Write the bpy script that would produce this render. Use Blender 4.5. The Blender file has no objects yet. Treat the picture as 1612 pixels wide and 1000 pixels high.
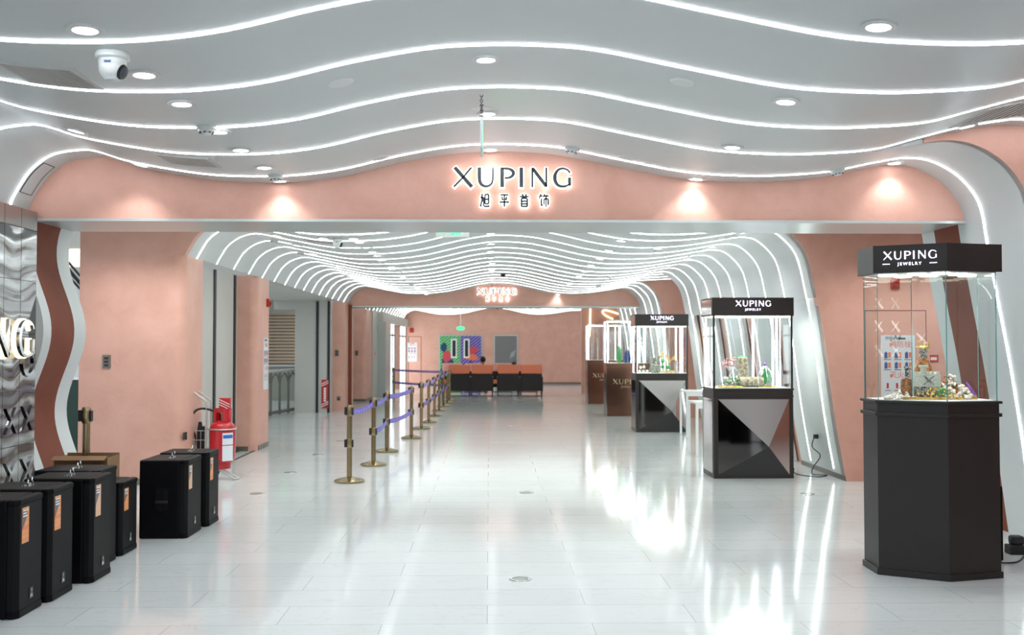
import bpy, bmesh, math, random
from mathutils import Vector, Matrix
sc = bpy.context.scene
COL = sc.collection
random.seed(7)
# ------------------------------------------------------------------ camera
F = 1567.0; W_, H_ = 1612, 1000
CAMZ = 1.59
YAW = math.atan(36/F); PITCH = math.atan(44/F)
cam_data = bpy.data.cameras.new('camera'); cam = bpy.data.objects.new('camera', cam_data); COL.objects.link(cam)
cam.location = (0, 0, CAMZ); cam.rotation_euler = (math.pi/2 + PITCH, 0, -YAW)
cam_data.sensor_width = 36; cam_data.lens = 36*F/W_; cam_data.clip_end = 200; cam_data.clip_start = .05
cam_data.dof.use_dof = True; cam_data.dof.focus_distance = 7.6; cam_data.dof.aperture_fstop = 2.8
sc.camera = cam
RM = cam.rotation_euler.to_matrix()
# ------------------------------------------------------------------ world, exposure
w = bpy.data.worlds.new('world'); sc.world = w; w.use_nodes = True
w.node_tree.nodes['Background'].inputs[0].default_value = (.86, .93, 1, 1)
w.node_tree.nodes['Background'].inputs[1].default_value = 0.55
sc.view_settings.view_transform = 'Standard'; sc.view_settings.look = 'None'
sc.view_settings.exposure = 0.88; sc.view_settings.gamma = 1; sc.view_settings.use_curve_mapping = False
sc.cycles.max_bounces = 8; sc.cycles.diffuse_bounces = 4; sc.cycles.glossy_bounces = 4
sc.cycles.transmission_bounces = 8; sc.cycles.transparent_max_bounces = 16
sc.cycles.caustics_reflective = False; sc.cycles.caustics_refractive = False
sc.cycles.sample_clamp_indirect = 4.0; sc.cycles.use_denoising = True
LED = 12.0         # strength of the ceiling light lines
SPOT = 4.2        # watts of one downlight
def ray(px, py):
    return RM @ Vector(((px-806)/F, (500-py)/F, -1))
def at(px, py, Y):
    d = ray(px, py); t = Y/d.y
    return Vector((t*d.x, Y, CAMZ + t*d.z))
def floor_at(px, py):
    d = ray(px, py); t = -CAMZ/d.z
    return Vector((t*d.x, t*d.y, 0))
# ------------------------------------------------------------------ materials
def mat(name, col, rough=.5, metal=0., emis=0., ecol=None, spec=.5, coat=0., alpha=1., noise=None, bump=None, trans=0., ior=1.45):
    m = bpy.data.materials.new(name); m.use_nodes = True
    nt = m.node_tree; b = nt.nodes['Principled BSDF']
    c = tuple(col)+(1,)
    b.inputs['Base Color'].default_value = c
    b.inputs['Roughness'].default_value = rough; b.inputs['Metallic'].default_value = metal
    b.inputs['Specular IOR Level'].default_value = spec; b.inputs['Coat Weight'].default_value = coat
    b.inputs['Coat Roughness'].default_value = .08
    b.inputs['IOR'].default_value = ior
    b.inputs['Transmission Weight'].default_value = trans; b.inputs['Alpha'].default_value = alpha
    if emis:
        b.inputs['Emission Color'].default_value = tuple(ecol or col)+(1,); b.inputs['Emission Strength'].default_value = emis
    tc = None
    if noise or bump:
        tc = nt.nodes.new('ShaderNodeTexCoord')
    if noise:
        scale, amount, col2 = noise
        n = nt.nodes.new('ShaderNodeTexNoise'); n.inputs['Scale'].default_value = scale; n.inputs['Detail'].default_value = 6
        n.inputs['Roughness'].default_value = .6; n.inputs['Distortion'].default_value = .4
        nt.links.new(tc.outputs['Object'], n.inputs['Vector'])
        r = nt.nodes.new('ShaderNodeValToRGB'); r.color_ramp.elements[0].position = .5-amount; r.color_ramp.elements[1].position = .5+amount
        r.color_ramp.elements[0].color = c; r.color_ramp.elements[1].color = tuple(col2)+(1,)
        nt.links.new(n.outputs['Fac'], r.inputs['Fac']); nt.links.new(r.outputs['Color'], b.inputs['Base Color'])
    if bump:
        scale, strength, dist = bump
        n2 = nt.nodes.new('ShaderNodeTexNoise'); n2.inputs['Scale'].default_value = scale; n2.inputs['Detail'].default_value = 3
        nt.links.new(tc.outputs['Object'], n2.inputs['Vector'])
        bp = nt.nodes.new('ShaderNodeBump'); bp.inputs['Strength'].default_value = strength; bp.inputs['Distance'].default_value = dist
        nt.links.new(n2.outputs['Fac'], bp.inputs['Height']); nt.links.new(bp.outputs['Normal'], b.inputs['Normal'])
    return m
M = {}
M['pink'] = mat('pink_plaster', (.635, .345, .265), .42, spec=.35, noise=(2.6, .2, (.73, .42, .335)), bump=(26, .15, .01))
M['brown'] = mat('terracotta_panel', (.20, .055, .032), .65, spec=.2, noise=(3, .2, (.23, .07, .043)), bump=(60, .1, .005))
M['grey'] = mat('grey_satin_paint', (.62, .65, .65), .40, noise=(1.3, .3, (.65, .68, .68)))
M['wallgrey'] = mat('beige_grey_panel', (.50, .49, .45), .45, noise=(2, .3, (.55, .54, .50)))
M['darkgrey'] = mat('dark_slot', (.02, .022, .028), .5)
M['skirt'] = mat('brushed_skirting', (.20, .18, .16), .3, metal=.7)
M['soffit'] = mat('soffit_metal', (.50, .54, .53), .28, metal=.35)
M['lednear'] = mat('light_line_cool', (1, 1, 1), .5, emis=LED, ecol=(.90, .95, 1))
M['led'] = mat('light_line', (1, 1, 1), .5, emis=LED*.72, ecol=(.93, 1, .96))
M['glowwhite'] = mat('lamp_glow', (1, 1, 1), .5, emis=7, ecol=(.95, .95, 1))
M['daylight'] = mat('bright_daylight_glass', (1, 1, 1), .4, emis=1.2, ecol=(.92, .96, 1))
M['pucklight'] = mat('puck_light', (1, 1, 1), .5, emis=4.5, ecol=(.93, 1, .80))
M['ivorypearl'] = mat('pearl_mosaic', (.62, .64, .50), .35, noise=(90, .05, (.85, .85, .75)))
M['violetgem'] = mat('violet_gem', (.35, .15, .7), .2)
M['casetube'] = mat('case_tube_glow', (1, 1, 1), .5, emis=3.6, ecol=(.82, .85, 1))
M['greydoor'] = mat('grey_door_paint', (.19, .19, .19), .45)
M['floorglass'] = mat('frosted_green_glass', (.30, .36, .32), .2)
M['darkgreen'] = mat('dark_green_glass', (.02, .06, .045), .1)
M['trim'] = mat('downlight_trim', (.72, .72, .72), .35)
M['whiteplastic'] = mat('white_plastic', (.72, .74, .73), .35)
M['black'] = mat('black_speaker_paint', (.003, .003, .004), .5, spec=.14, bump=(300, .25, .002))
M['blackgloss'] = mat('black_gloss', (.01, .01, .012), .12)
M['casebrown'] = mat('dark_brown_lacquer', (.019, .016, .016), .36, spec=.4, noise=(5, .3, (.024, .020, .019)))
M['casebody'] = mat('espresso_panel', (.028, .022, .02), .35)
M['chrome'] = mat('chrome', (.75, .75, .77), .12, metal=1)
M['brass'] = mat('brass', (.33, .26, .145), .2, metal=1)
M['goldletter'] = mat('pale_gold_letter', (.72, .58, .36), .5)
M['gold'] = mat('gold', (.85, .6, .18), .25, metal=1)
M['red'] = mat('red_paint', (.48, .01, .018), .28, coat=.3)
M['redplastic'] = mat('red_plastic', (.5, .02, .02), .4)
M['signwhite'] = mat('white_enamel', (.8, .82, .82), .35)
M['paperwhite'] = mat('poster_white', (.74, .77, .80), .4)
M['letterdark'] = mat('gunmetal_letter', (.055, .065, .07), .3, metal=.4)
M['halo'] = mat('letter_halo', (1, 1, 1), .5, emis=1.05, ecol=(1, .96, .97))
M['violetlit'] = mat('violet_lit_letter', (1, 1, 1), .5, emis=2.6, ecol=(.82, .76, 1))
M['warmneon'] = mat('warm_neon', (1, .9, .6), .5, emis=1.1, ecol=(1, .85, .5))
M['green'] = mat('green_exit_light', (.1, .9, .4), .5, emis=.8, ecol=(.03, .75, .25))
M['cardboard'] = mat('cardboard', (.27, .15, .075), .8, noise=(12, .3, (.31, .18, .09)))
M['orange'] = mat('orange_vinyl', (.83, .23, .12), .5)
M['orangetoplit'] = mat('orange_vinyl_toplit', (.86, .42, .33), .5)  # paler copy of the orange vinyl, light from above put into the colour
M['chairblack'] = mat('black_vinyl', (.018, .013, .013), .5)
M['darkmetal'] = mat('dark_metal', (.05, .05, .05), .4, metal=.6)
M['steel'] = mat('cart_steel', (.6, .58, .55), .3, metal=.8)
M['rubber'] = mat('black_rubber', (.015, .015, .015), .6)
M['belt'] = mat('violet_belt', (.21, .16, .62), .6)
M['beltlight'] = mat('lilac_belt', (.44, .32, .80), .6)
M['beltmark'] = mat('belt_print', (.72, .70, .9), .6)
M['mirrordark'] = mat('dark_mirror', (.16, .15, .15), .05, metal=1)
M['mirrorgrey'] = mat('brushed_mirror', (.42, .40, .39), .32, metal=.9)
M['mirrorpink'] = mat('clear_mirror', (.62, .6, .6), .06, metal=1)
M['facetblack'] = mat('facet_black', (.03, .028, .03), .3)
M['bronze'] = mat('bronze_mirror', (.26, .135, .095), .16, metal=.85)
M['skin'] = mat('skin', (.55, .3, .2), .6)
M['hair'] = mat('black_hair', (.008, .007, .007), .6)
M['teal'] = mat('teal_cloth', (.01, .22, .24), .7)
M['navy'] = mat('navy_print', (.02, .06, .22), .5)
M['wood'] = mat('birch_bark', (.62, .55, .42), .8, noise=(30, .12, (.22, .17, .12)))
M['leafgreen'] = mat('leaf_green', (.05, .38, .1), .5)
M['pearl'] = mat('pearl', (.82, .76, .66), .25, coat=.5)
M['amber'] = mat('amber_stones', (.55, .22, .05), .3, metal=.3, noise=(60, .1, (.12, .05, .02)))
M['jewelblack'] = mat('onyx', (.02, .022, .02), .2, noise=(70, .06, (.55, .55, .45)))
M['blossom'] = mat('pink_blossom', (.85, .42, .45), .6)
def glass(name, tint, rough=0.0):
    m = bpy.data.materials.new(name); m.use_nodes = True; nt = m.node_tree
    for n in list(nt.nodes):
        if n.type == 'BSDF_PRINCIPLED': nt.nodes.remove(n)
    out = [n for n in nt.nodes if n.type == 'OUTPUT_MATERIAL'][0]
    t = nt.nodes.new('ShaderNodeBsdfTransparent'); t.inputs[0].default_value = tuple(tint)+(1,)
    g = nt.nodes.new('ShaderNodeBsdfGlossy'); g.inputs['Roughness'].default_value = rough
    fr = nt.nodes.new('ShaderNodeFresnel'); fr.inputs['IOR'].default_value = 1.5
    mx = nt.nodes.new('ShaderNodeMixShader')
    ge = nt.nodes.new('ShaderNodeNewGeometry'); sb_ = nt.nodes.new('ShaderNodeMath'); sb_.operation = 'SUBTRACT'; sb_.inputs[0].default_value = 1; nt.links.new(ge.outputs['Backfacing'], sb_.inputs[1])
    ml = nt.nodes.new('ShaderNodeMath'); ml.operation = 'MULTIPLY'; nt.links.new(fr.outputs[0], ml.inputs[0]); nt.links.new(sb_.outputs[0], ml.inputs[1])
    nt.links.new(ml.outputs[0], mx.inputs[0]); nt.links.new(t.outputs[0], mx.inputs[1]); nt.links.new(g.outputs[0], mx.inputs[2])
    nt.links.new(mx.outputs[0], out.inputs[0])
    return m
M['glass'] = glass('clear_glass', (.97, .985, .98))
M['glassedge'] = mat('glass_edge', (.10, .34, .32), .2, spec=.6)
M['dome'] = glass('dome_glass', (.985, .99, 1))
# floor: wide pale tiles laid in half bond
def floor_mat():
    m = bpy.data.materials.new('pale_marble_tile'); m.use_nodes = True; nt = m.node_tree; b = nt.nodes['Principled BSDF']
    L = nt.links.new
    tc = nt.nodes.new('ShaderNodeTexCoord'); mp = nt.nodes.new('ShaderNodeMapping')
    mp.inputs['Location'].default_value = (.61, -.136, 0)
    L(tc.outputs['Object'], mp.inputs['Vector'])
    br = nt.nodes.new('ShaderNodeTexBrick'); br.offset = .5; br.offset_frequency = 2; br.squash = 1
    br.inputs['Scale'].default_value = 1; br.inputs['Brick Width'].default_value = 1.2; br.inputs['Row Height'].default_value = .4
    br.inputs['Mortar Size'].default_value = .0016; br.inputs['Mortar Smooth'].default_value = 0
    br.inputs['Color1'].default_value = (.66, .69, .685, 1); br.inputs['Color2'].default_value = (.70, .73, .725, 1)
    br.inputs['Mortar'].default_value = (.30, .31, .30, 1); br.inputs['Bias'].default_value = 0
    L(mp.outputs[0], br.inputs['Vector'])
    # faint veins
    mp2 = nt.nodes.new('ShaderNodeMapping'); mp2.inputs['Scale'].default_value = (1.2, 4.5, 1); mp2.inputs['Rotation'].default_value = (0, 0, .25)
    L(tc.outputs['Object'], mp2.inputs['Vector'])
    nz = nt.nodes.new('ShaderNodeTexNoise'); nz.inputs['Scale'].default_value = 1.6; nz.inputs['Detail'].default_value = 8; nz.inputs['Distortion'].default_value = 1.2
    L(mp2.outputs[0], nz.inputs['Vector'])
    rp = nt.nodes.new('ShaderNodeValToRGB'); e = rp.color_ramp.elements
    e[0].position = .485; e[0].color = (1, 1, 1, 1); e[1].position = .515; e[1].color = (1, 1, 1, 1)
    mid = rp.color_ramp.elements.new(.5); mid.color = (.90, .90, .90, 1)
    L(nz.outputs['Fac'], rp.inputs['Fac'])
    mx = nt.nodes.new('ShaderNodeMixRGB'); mx.blend_type = 'MULTIPLY'; mx.inputs[0].default_value = 1
    L(br.outputs['Color'], mx.inputs[1]); L(rp.outputs['Color'], mx.inputs[2]); L(mx.outputs[0], b.inputs['Base Color'])
    b.inputs['Roughness'].default_value = .17; b.inputs['Specular IOR Level'].default_value = .55
    n3 = nt.nodes.new('ShaderNodeTexNoise'); n3.inputs['Scale'].default_value = 5; n3.inputs['Detail'].default_value = 2
    L(tc.outputs['Object'], n3.inputs['Vector'])
    mr = nt.nodes.new('ShaderNodeMapRange'); mr.inputs[3].default_value = .085; mr.inputs[4].default_value = .12
    L(n3.outputs['Fac'], mr.inputs[0]); L(mr.outputs[0], b.inputs['Roughness'])
    return m
M['floor'] = floor_mat()
def mirror_panel_mat():
    m = mat('rippled_steel', (.30, .30, .31), .12, metal=1.0); nt = m.node_tree; L = nt.links.new; b = nt.nodes['Principled BSDF']
    tc = nt.nodes.new('ShaderNodeTexCoord')
    wv = nt.nodes.new('ShaderNodeTexWave'); wv.bands_direction = 'Z'; wv.inputs['Scale'].default_value = 1.6
    wv.inputs['Distortion'].default_value = 5; wv.inputs['Detail'].default_value = 1.2; wv.inputs['Detail Scale'].default_value = 1.2
    L(tc.outputs['Object'], wv.inputs['Vector'])
    bp = nt.nodes.new('ShaderNodeBump'); bp.inputs['Strength'].default_value = .35; bp.inputs['Distance'].default_value = .014
    L(wv.outputs['Fac'], bp.inputs['Height']); L(bp.outputs['Normal'], b.inputs['Normal'])
    return m
M['ripplesteel'] = mirror_panel_mat()
def grille_mat():
    m = mat('perforated_grille', (.01, .01, .011), .5, spec=.12); nt = m.node_tree; L = nt.links.new; b = nt.nodes['Principled BSDF']
    tc = nt.nodes.new('ShaderNodeTexCoord')
    vo = nt.nodes.new('ShaderNodeTexVoronoi'); vo.inputs['Scale'].default_value = 110; vo.inputs['Randomness'].default_value = 0
    L(tc.outputs['Object'], vo.inputs['Vector'])
    rp = nt.nodes.new('ShaderNodeValToRGB'); rp.color_ramp.elements[0].position = .25; rp.color_ramp.elements[0].color = (.001, .001, .001, 1)
    rp.color_ramp.elements[1].position = .4; rp.color_ramp.elements[1].color = (.010, .010, .011, 1)
    L(vo.outputs['Distance'], rp.inputs['Fac']); L(rp.outputs['Color'], b.inputs['Base Color'])
    return m
M['grille'] = grille_mat()
def stripe_mat(name, c1, c2, scale, rot):
    m = mat(name, c1, .5); nt = m.node_tree; L = nt.links.new; b = nt.nodes['Principled BSDF']
    tc = nt.nodes.new('ShaderNodeTexCoord'); mp = nt.nodes.new('ShaderNodeMapping'); mp.inputs['Rotation'].default_value = (0, rot, 0)
    wv = nt.nodes.new('ShaderNodeTexWave'); wv.bands_direction = 'X'; wv.inputs['Scale'].default_value = scale
    L(tc.outputs['Object'], mp.inputs['Vector']); L(mp.outputs[0], wv.inputs['Vector'])
    rp = nt.nodes.new('ShaderNodeValToRGB'); rp.color_ramp.interpolation = 'CONSTANT'
    rp.color_ramp.elements[0].color = tuple(c1)+(1,); rp.color_ramp.elements[1].position = .72; rp.color_ramp.elements[1].color = tuple(c2)+(1,)
    L(wv.outputs['Fac'], rp.inputs['Fac']); L(rp.outputs['Color'], b.inputs['Base Color'])
    return m
# ------------------------------------------------------------------ mesh helpers
class MB:
    def __init__(s): s.v = []; s.f = []
    def add(s, vs, fs):
        n = len(s.v); s.v += [tuple(p) for p in vs]; s.f += [tuple(i+n for i in f) for f in fs]; return s
    def box(s, x0, x1, y0, y1, z0, z1):
        return s.add([(x0,y0,z0),(x1,y0,z0),(x1,y1,z0),(x0,y1,z0),(x0,y0,z1),(x1,y0,z1),(x1,y1,z1),(x0,y1,z1)],
                     [(0,3,2,1),(4,5,6,7),(0,1,5,4),(1,2,6,5),(2,3,7,6),(3,0,4,7)])
    def prism(s, poly, a0, a1, axis='y'):
        n = len(poly)
        def P(p, a):
            return {'y': (p[0], a, p[1]), 'x': (a, p[0], p[1]), 'z': (p[0], p[1], a)}[axis]
        vs = [P(p, a0) for p in poly] + [P(p, a1) for p in poly]
        fs = [tuple(range(n-1, -1, -1)), tuple(range(n, 2*n))] + [(i, (i+1) % n, (i+1) % n + n, i+n) for i in range(n)]
        return s.add(vs, fs)
    def tube(s, path, r, n=8, caps=True):
        path = [Vector(p) for p in path]; k = len(path)
        rs = r if isinstance(r, (list, tuple)) else [r]*k
        up = Vector((0, 0, 1)); rings = []
        prev = None
        for i, p in enumerate(path):
            t = (path[min(i+1, k-1)] - path[max(i-1, 0)])
            t = t.normalized() if t.length > 1e-9 else Vector((0, 0, 1))
            if prev is None:
                a = up if abs(t.z) < .9 else Vector((1, 0, 0)); u = t.cross(a).normalized()
            else:
                u = (prev - t*prev.dot(t)); u = u.normalized() if u.length > 1e-6 else t.orthogonal().normalized()
            prev = u; v = t.cross(u)
            rings.append([p + (u*math.cos(2*math.pi*j/n) + v*math.sin(2*math.pi*j/n))*rs[i] for j in range(n)])
        vs = [q for rg in rings for q in rg]; fs = []
        for i in range(k-1):
            for j in range(n):
                fs.append((i*n+j, i*n+(j+1) % n, (i+1)*n+(j+1) % n, (i+1)*n+j))
        if caps: fs += [tuple(range(n-1, -1, -1)), tuple((k-1)*n+j for j in range(n))]
        return s.add(vs, fs)
    def ring(s, c, R, r, normal=(0, 0, 1), n=20, m=6, arc=1.0):
        N = Vector(normal).normalized(); u = N.orthogonal().normalized(); v = N.cross(u); c = Vector(c)
        cnt = int(n*arc) + 1
        pts = [c + (u*math.cos(2*math.pi*i/n) + v*math.sin(2*math.pi*i/n))*R for i in range(cnt)]
        return s.tube(pts, r, m)
    def lathe(s, prof, c=(0, 0, 0), n=24, axis='z', caps=True):
        c = Vector(c); k = len(prof); vs = []
        for (r, h) in prof:
            for j in range(n):
                a = 2*math.pi*j/n; x, y = r*math.cos(a), r*math.sin(a)
                vs.append(c + (Vector((x, y, h)) if axis == 'z' else Vector((x, h, y)) if axis == 'y' else Vector((h, x, y))))
        fs = [(i*n+j, i*n+(j+1) % n, (i+1)*n+(j+1) % n, (i+1)*n+j) for i in range(k-1) for j in range(n)]
        if caps: fs += [tuple(range(n-1, -1, -1)), tuple((k-1)*n+j for j in range(n))]
        return s.add(vs, fs)
    def ball(s, c, r, n=10, m=6, sc_=(1, 1, 1)):
        prof = []
        c = Vector(c); vs = []; fs = []
        for i in range(m+1):
            th = math.pi*i/m
            for j in range(n):
                a = 2*math.pi*j/n
                vs.append(c + Vector((r*sc_[0]*math.sin(th)*math.cos(a), r*sc_[1]*math.sin(th)*math.sin(a), r*sc_[2]*math.cos(th))))
        fs = [(i*n+j, (i+1)*n+j, (i+1)*n+(j+1) % n, i*n+(j+1) % n) for i in range(m) for j in range(n)]
        return s.add(vs, fs)
    def sheet(s, prof, y0, y1, a=0.0, b=.05):
        """profile of (x, z), given left to right over the ceiling; a, b = offsets outward (up)"""
        k = len(prof); nr = []
        for i in range(k):
            p, q = prof[max(i-1, 0)], prof[min(i+1, k-1)]
            dx, dz = q[0]-p[0], q[1]-p[1]; l = math.hypot(dx, dz) or 1
            nr.append((-dz/l, dx/l))
        vs = []
        for y in (y0, y1):
            for off in (a, b):
                vs += [(prof[i][0]+nr[i][0]*off, y, prof[i][1]+nr[i][1]*off) for i in range(k)]
        fs = []
        for i in range(k-1):
            fs.append((i, i+2*k, i+1+2*k, i+1))               # underside
            fs.append((i+k, i+1+k, i+1+3*k, i+3*k))           # top
            fs.append((i, i+1, i+1+k, i+k)); fs.append((i+2*k, i+3*k, i+1+3*k, i+1+2*k))
        fs += [(0, k, 3*k, 2*k), (k-1, 3*k-1, 4*k-1, 2*k-1)]
        return s.add(vs, fs)
    def ribbon(s, pts, ws, a0, a1, extra=0.0):
        """variable width stroke in the x-z plane, extruded along y"""
        pts = [Vector(p) for p in pts]; k = len(pts)
        if not isinstance(ws, (list, tuple)): ws = [ws]*k
        L, R = [], []
        for i in range(k):
            t = pts[min(i+1, k-1)] - pts[max(i-1, 0)]; t.normalize(); n = Vector((-t.y, t.x)); h = ws[i]/2 + extra
            p = pts[i].copy()
            if i == 0: p -= t*extra
            if i == k-1: p += t*extra
            L.append(p + n*h); R.append(p - n*h)
        for i in range(k-1):
            s.prism([tuple(R[i]), tuple(R[i+1]), tuple(L[i+1]), tuple(L[i])], a0, a1)
        return s
    def build(s, name, m, parent=None, loc=(0, 0, 0), smooth=False, bevel=0, world=False):
        """loc = origin the vertices are measured from is subtracted when world=True"""
        org = Vector(loc)
        if world and parent is not None and loc == (0, 0, 0): org = parent.location.copy()
        me = bpy.data.meshes.new(name)
        vs = [tuple(Vector(p)-org) for p in s.v] if world else s.v
        me.from_pydata(vs, [], s.f); me.validate(); me.update()
        me.materials.append(M[m] if isinstance(m, str) else m)
        bm = bmesh.new(); bm.from_mesh(me); bmesh.ops.recalc_face_normals(bm, faces=bm.faces); bm.to_mesh(me); bm.free()
        o = bpy.data.objects.new(name, me); COL.objects.link(o)
        if parent is not None:
            o.parent = parent
            if not world: o.location = loc
        else: o.location = org
        if smooth:
            me.shade_smooth()
            es = o.modifiers.new('split', 'EDGE_SPLIT'); es.split_angle = math.radians(35)
        if bevel:
            bv = o.modifiers.new('bevel', 'BEVEL'); bv.width = bevel; bv.segments = 2; bv.limit_method = 'ANGLE'; bv.angle_limit = math.radians(40)
        return o
def thing(name, loc, label, cat, group=None, rz=0.):
    o = bpy.data.objects.new(name, None); COL.objects.link(o); o.location = loc; o.rotation_euler = (0, 0, rz)
    o.empty_display_size = .1
    return tag(o, label, cat, group)
def tag(o, label, cat, group=None):
    o['label'] = label; o['category'] = cat
    if group: o['group'] = group
    return o
def struct(mb, name, m, loc=(0, 0, 0), **k):
    o = mb.build(name, m, None, loc, world=True, **k); o['kind'] = 'structure'; return o
def spart(mb, name, m, parent, **k):
    o = mb.build(name, m, parent, world=True, **k); return o
def copy_tree(o, parent=None):
    c = o.copy(); COL.objects.link(c)
    if parent is not None: c.parent = parent
    for ch in [x for x in bpy.data.objects if x.parent == o]: copy_tree(ch, c)
    return c
def dup(src, loc, label=None, group=None, rz=None):
    c = copy_tree(src); c.location = loc
    if rz is not None: c.rotation_euler = (0, 0, rz)
    if label: c['label'] = label
    if group: c['group'] = group
    return c
def text_geo(txt, size, depth=.002, spacing=1.0):
    """vertices (x, z up) facing -y, centred on x, base at z=0"""
    cu = bpy.data.curves.new('t', 'FONT'); cu.body = txt; cu.size = size; cu.extrude = depth/2; cu.align_x = 'CENTER'; cu.resolution_u = 3
    cu.space_character = spacing
    ob = bpy.data.objects.new('t', cu); COL.objects.link(ob)
    bpy.context.view_layer.update()
    dg = bpy.context.evaluated_depsgraph_get(); me = bpy.data.meshes.new_from_object(ob.evaluated_get(dg))
    vs = [(v.co.x, -v.co.z, v.co.y) for v in me.vertices]; fs = [tuple(p.vertices) for p in me.polygons]
    bpy.data.objects.remove(ob); bpy.data.meshes.remove(me)
    return vs, fs
def put_text(mb, txt, size, org, right=(1, 0, 0), depth=.002, spacing=1.0, up=(0, 0, 1)):
    vs, fs = text_geo(txt, size, depth, spacing); R = Vector(right).normalized(); U = Vector(up).normalized()
    N = R.cross(U); o = Vector(org)   # outward = R x U
    mb.add([o + R*x + U*z - N*(y) for x, y, z in vs] if False else [o + R*x + U*z + N*(-y) for x, y, z in vs], fs)
    return mb
def smooth_curve(pts, n=6, closed=False):
    P = [Vector(p) for p in pts]; out = []; k = len(P)
    for i in range(k-1):
        p0, p1, p2, p3 = P[max(i-1, 0)], P[i], P[i+1], P[min(i+2, k-1)]
        for j in range(n):
            t = j/n; out.append(.5*((2*p1) + (p2-p0)*t + (2*p0-5*p1+4*p2-p3)*t*t + (3*p1-p0-3*p2+p3)*t**3))
    out.append(P[-1]); return out
# letter strokes of the wordmark, cap height 1
GLY = [
 (0.0, [([(.05,1),(.93,0)], .15), ([(.90,1),(.46,.47),(.0,0)], [.05,.05,.05])]),
 (1.26, [([(.08,1),(.08,.5),(.11,.25),(.22,.09),(.42,.015),(.62,.07),(.75,.22),(.79,.5),(.80,1)], [.14,.14,.13,.11,.07,.06,.05,.05,.05])]),
 (2.46, [([(.08,1),(.08,0)], .15), ([(.1,.965),(.42,.95),(.60,.87),(.68,.72),(.60,.56),(.42,.475),(.22,.46)], [.06,.07,.11,.14,.10,.06,.05])]),
 (3.48, [([(.08,1),(.08,0)], .15)]),
 (4.11, [([(.03,1),(.03,0)], .06), ([(.05,.97),(.76,.04)], .13), ([(.77,1),(.77,0)], .06)]),
 (5.26, [([(.86,.76),(.78,.88),(.62,.96),(.45,.98),(.25,.90),(.11,.70),(.07,.48),(.12,.25),(.26,.08),(.47,.02),(.68,.05),(.84,.14)], [.06,.05,.05,.06,.09,.13,.15,.13,.10,.07,.06,.06]), ([(.85,.08),(.85,.48)], .12)]),
]
def wordmark(h, x0, z0, a0, a1, extra=0.0, letters=range(6)):
    mb = MB()
    for i in letters:
        ox, st = GLY[i]
        for pts, ws in st:
            P = [(p[0]+ox, p[1]) for p in pts]
            if len(P) > 3:
                dense = smooth_curve([(p[0], p[1]) for p in P], 4)
                if isinstance(ws, list):
                    W2 = []
                    for q in range(len(ws)-1): W2 += [ws[q]+(ws[q+1]-ws[q])*t/4 for t in range(4)]
                    W2.append(ws[-1])
                else: W2 = [ws]*len(dense)
            else:
                dense = P; W2 = ws if isinstance(ws, list) else [ws]*len(P)
            mb.ribbon([(x0+p[0]*h, z0+p[1]*h) for p in dense], [q*h for q in W2], a0, a1, extra)
    return mb
HAN = [  # simple strokes of the four characters, box 1 x 1
 [[(.22,1),(.22,.45),(.05,.0)],[(.05,.72),(.40,.72)],[(.40,.72),(.40,.12),(.52,.02),(1,.02),(1,.12)],[(.55,.95),(.55,.22)],[(.55,.95),(.95,.95)],[(.95,.95),(.95,.22)],[(.55,.58),(.95,.58)],[(.55,.22),(.95,.22)]],
 [[(.08,.93),(.92,.93)],[(.25,.8),(.32,.5)],[(.75,.8),(.66,.5)],[(0,.36),(1,.36)],[(.5,.93),(.5,0)]],
 [[(.28,1),(.36,.84)],[(.74,1),(.64,.84)],[(0,.80),(1,.80)],[(.5,.8),(.45,.66)],[(.2,.66),(.2,0)],[(.2,.66),(.82,.66)],[(.82,.66),(.82,0)],[(.2,.44),(.82,.44)],[(.2,.22),(.82,.22)],[(.2,.02),(.82,.02)]],
 [[(.15,1),(.0,.68)],[(.12,.85),(.36,.85)],[(.22,.66),(.22,.05),(.36,.15)],[(.55,1),(.44,.76)],[(.5,.86),(1,.86)],[(.5,.62),(.5,.15)],[(.5,.62),(.95,.62)],[(.95,.62),(.95,.15)],[(.72,.86),(.72,0)]],
]
def hanmark(h, x0, z0, pitch, a0, a1, wd=.09, extra=0.0, only=None):
    mb = MB()
    for i, ch in enumerate(HAN):
        if only is not None and i != only: continue
        for st in ch: mb.ribbon([(x0+pitch*i+p[0]*h*.72, z0+p[1]*h) for p in st], [wd*h]*len(st), a0, a1, extra)
    return mb
# ------------------------------------------------------------------ profiles across the hall (x, z)
def trace(pts, Y): return [(at(x, y, Y).x, at(x, y, Y).z) for x, y in pts]
def dens(prof, n=5): return [(p[0], p[1]) for p in smooth_curve([(a, b, 0) for a, b in prof], n)]
Y_LED4 = 7.98
LEFT_NEAR = trace([(16.7,320),(33.5,288),(53.6,263),(84,243),(127,236),(154,238.5),(201,253),(268,266),(335,275),(402,277.4),(469,275.4),(540,266),(624,246),(707.5,231),(774.5,227),(841.5,228.5),(892,234),(975.5,251),(1080,270.7),(1172.5,276.7),(1239.5,275.4),(1306.5,269.7)], Y_LED4)
LEG_NEAR = trace([(1373.5,256.3),(1424,248.6),(1467,254),(1507.5,276.4),(1534,306.5),(1546,335),(1554.5,384),(1574,487.6),(1588,560),(1603,650),(1612,711)], Y_LED4)
LEG_NEAR.append((LEG_NEAR[-1][0]+.095, 0.0))
RIGHT_HIGH = trace([(1440.5,218),(1507.5,201),(1574.5,190),(1612,188)], 7.07) + [(4.6, 3.20), (6.6, 3.16)]
CURL = [(LEFT_NEAR[0][0]-.02, 2.58)]
P_PROF = dens(CURL + LEFT_NEAR + LEG_NEAR)
N_PROF = dens([(-3.87, 2.3)] + CURL + LEFT_NEAR + RIGHT_HIGH)
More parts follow.
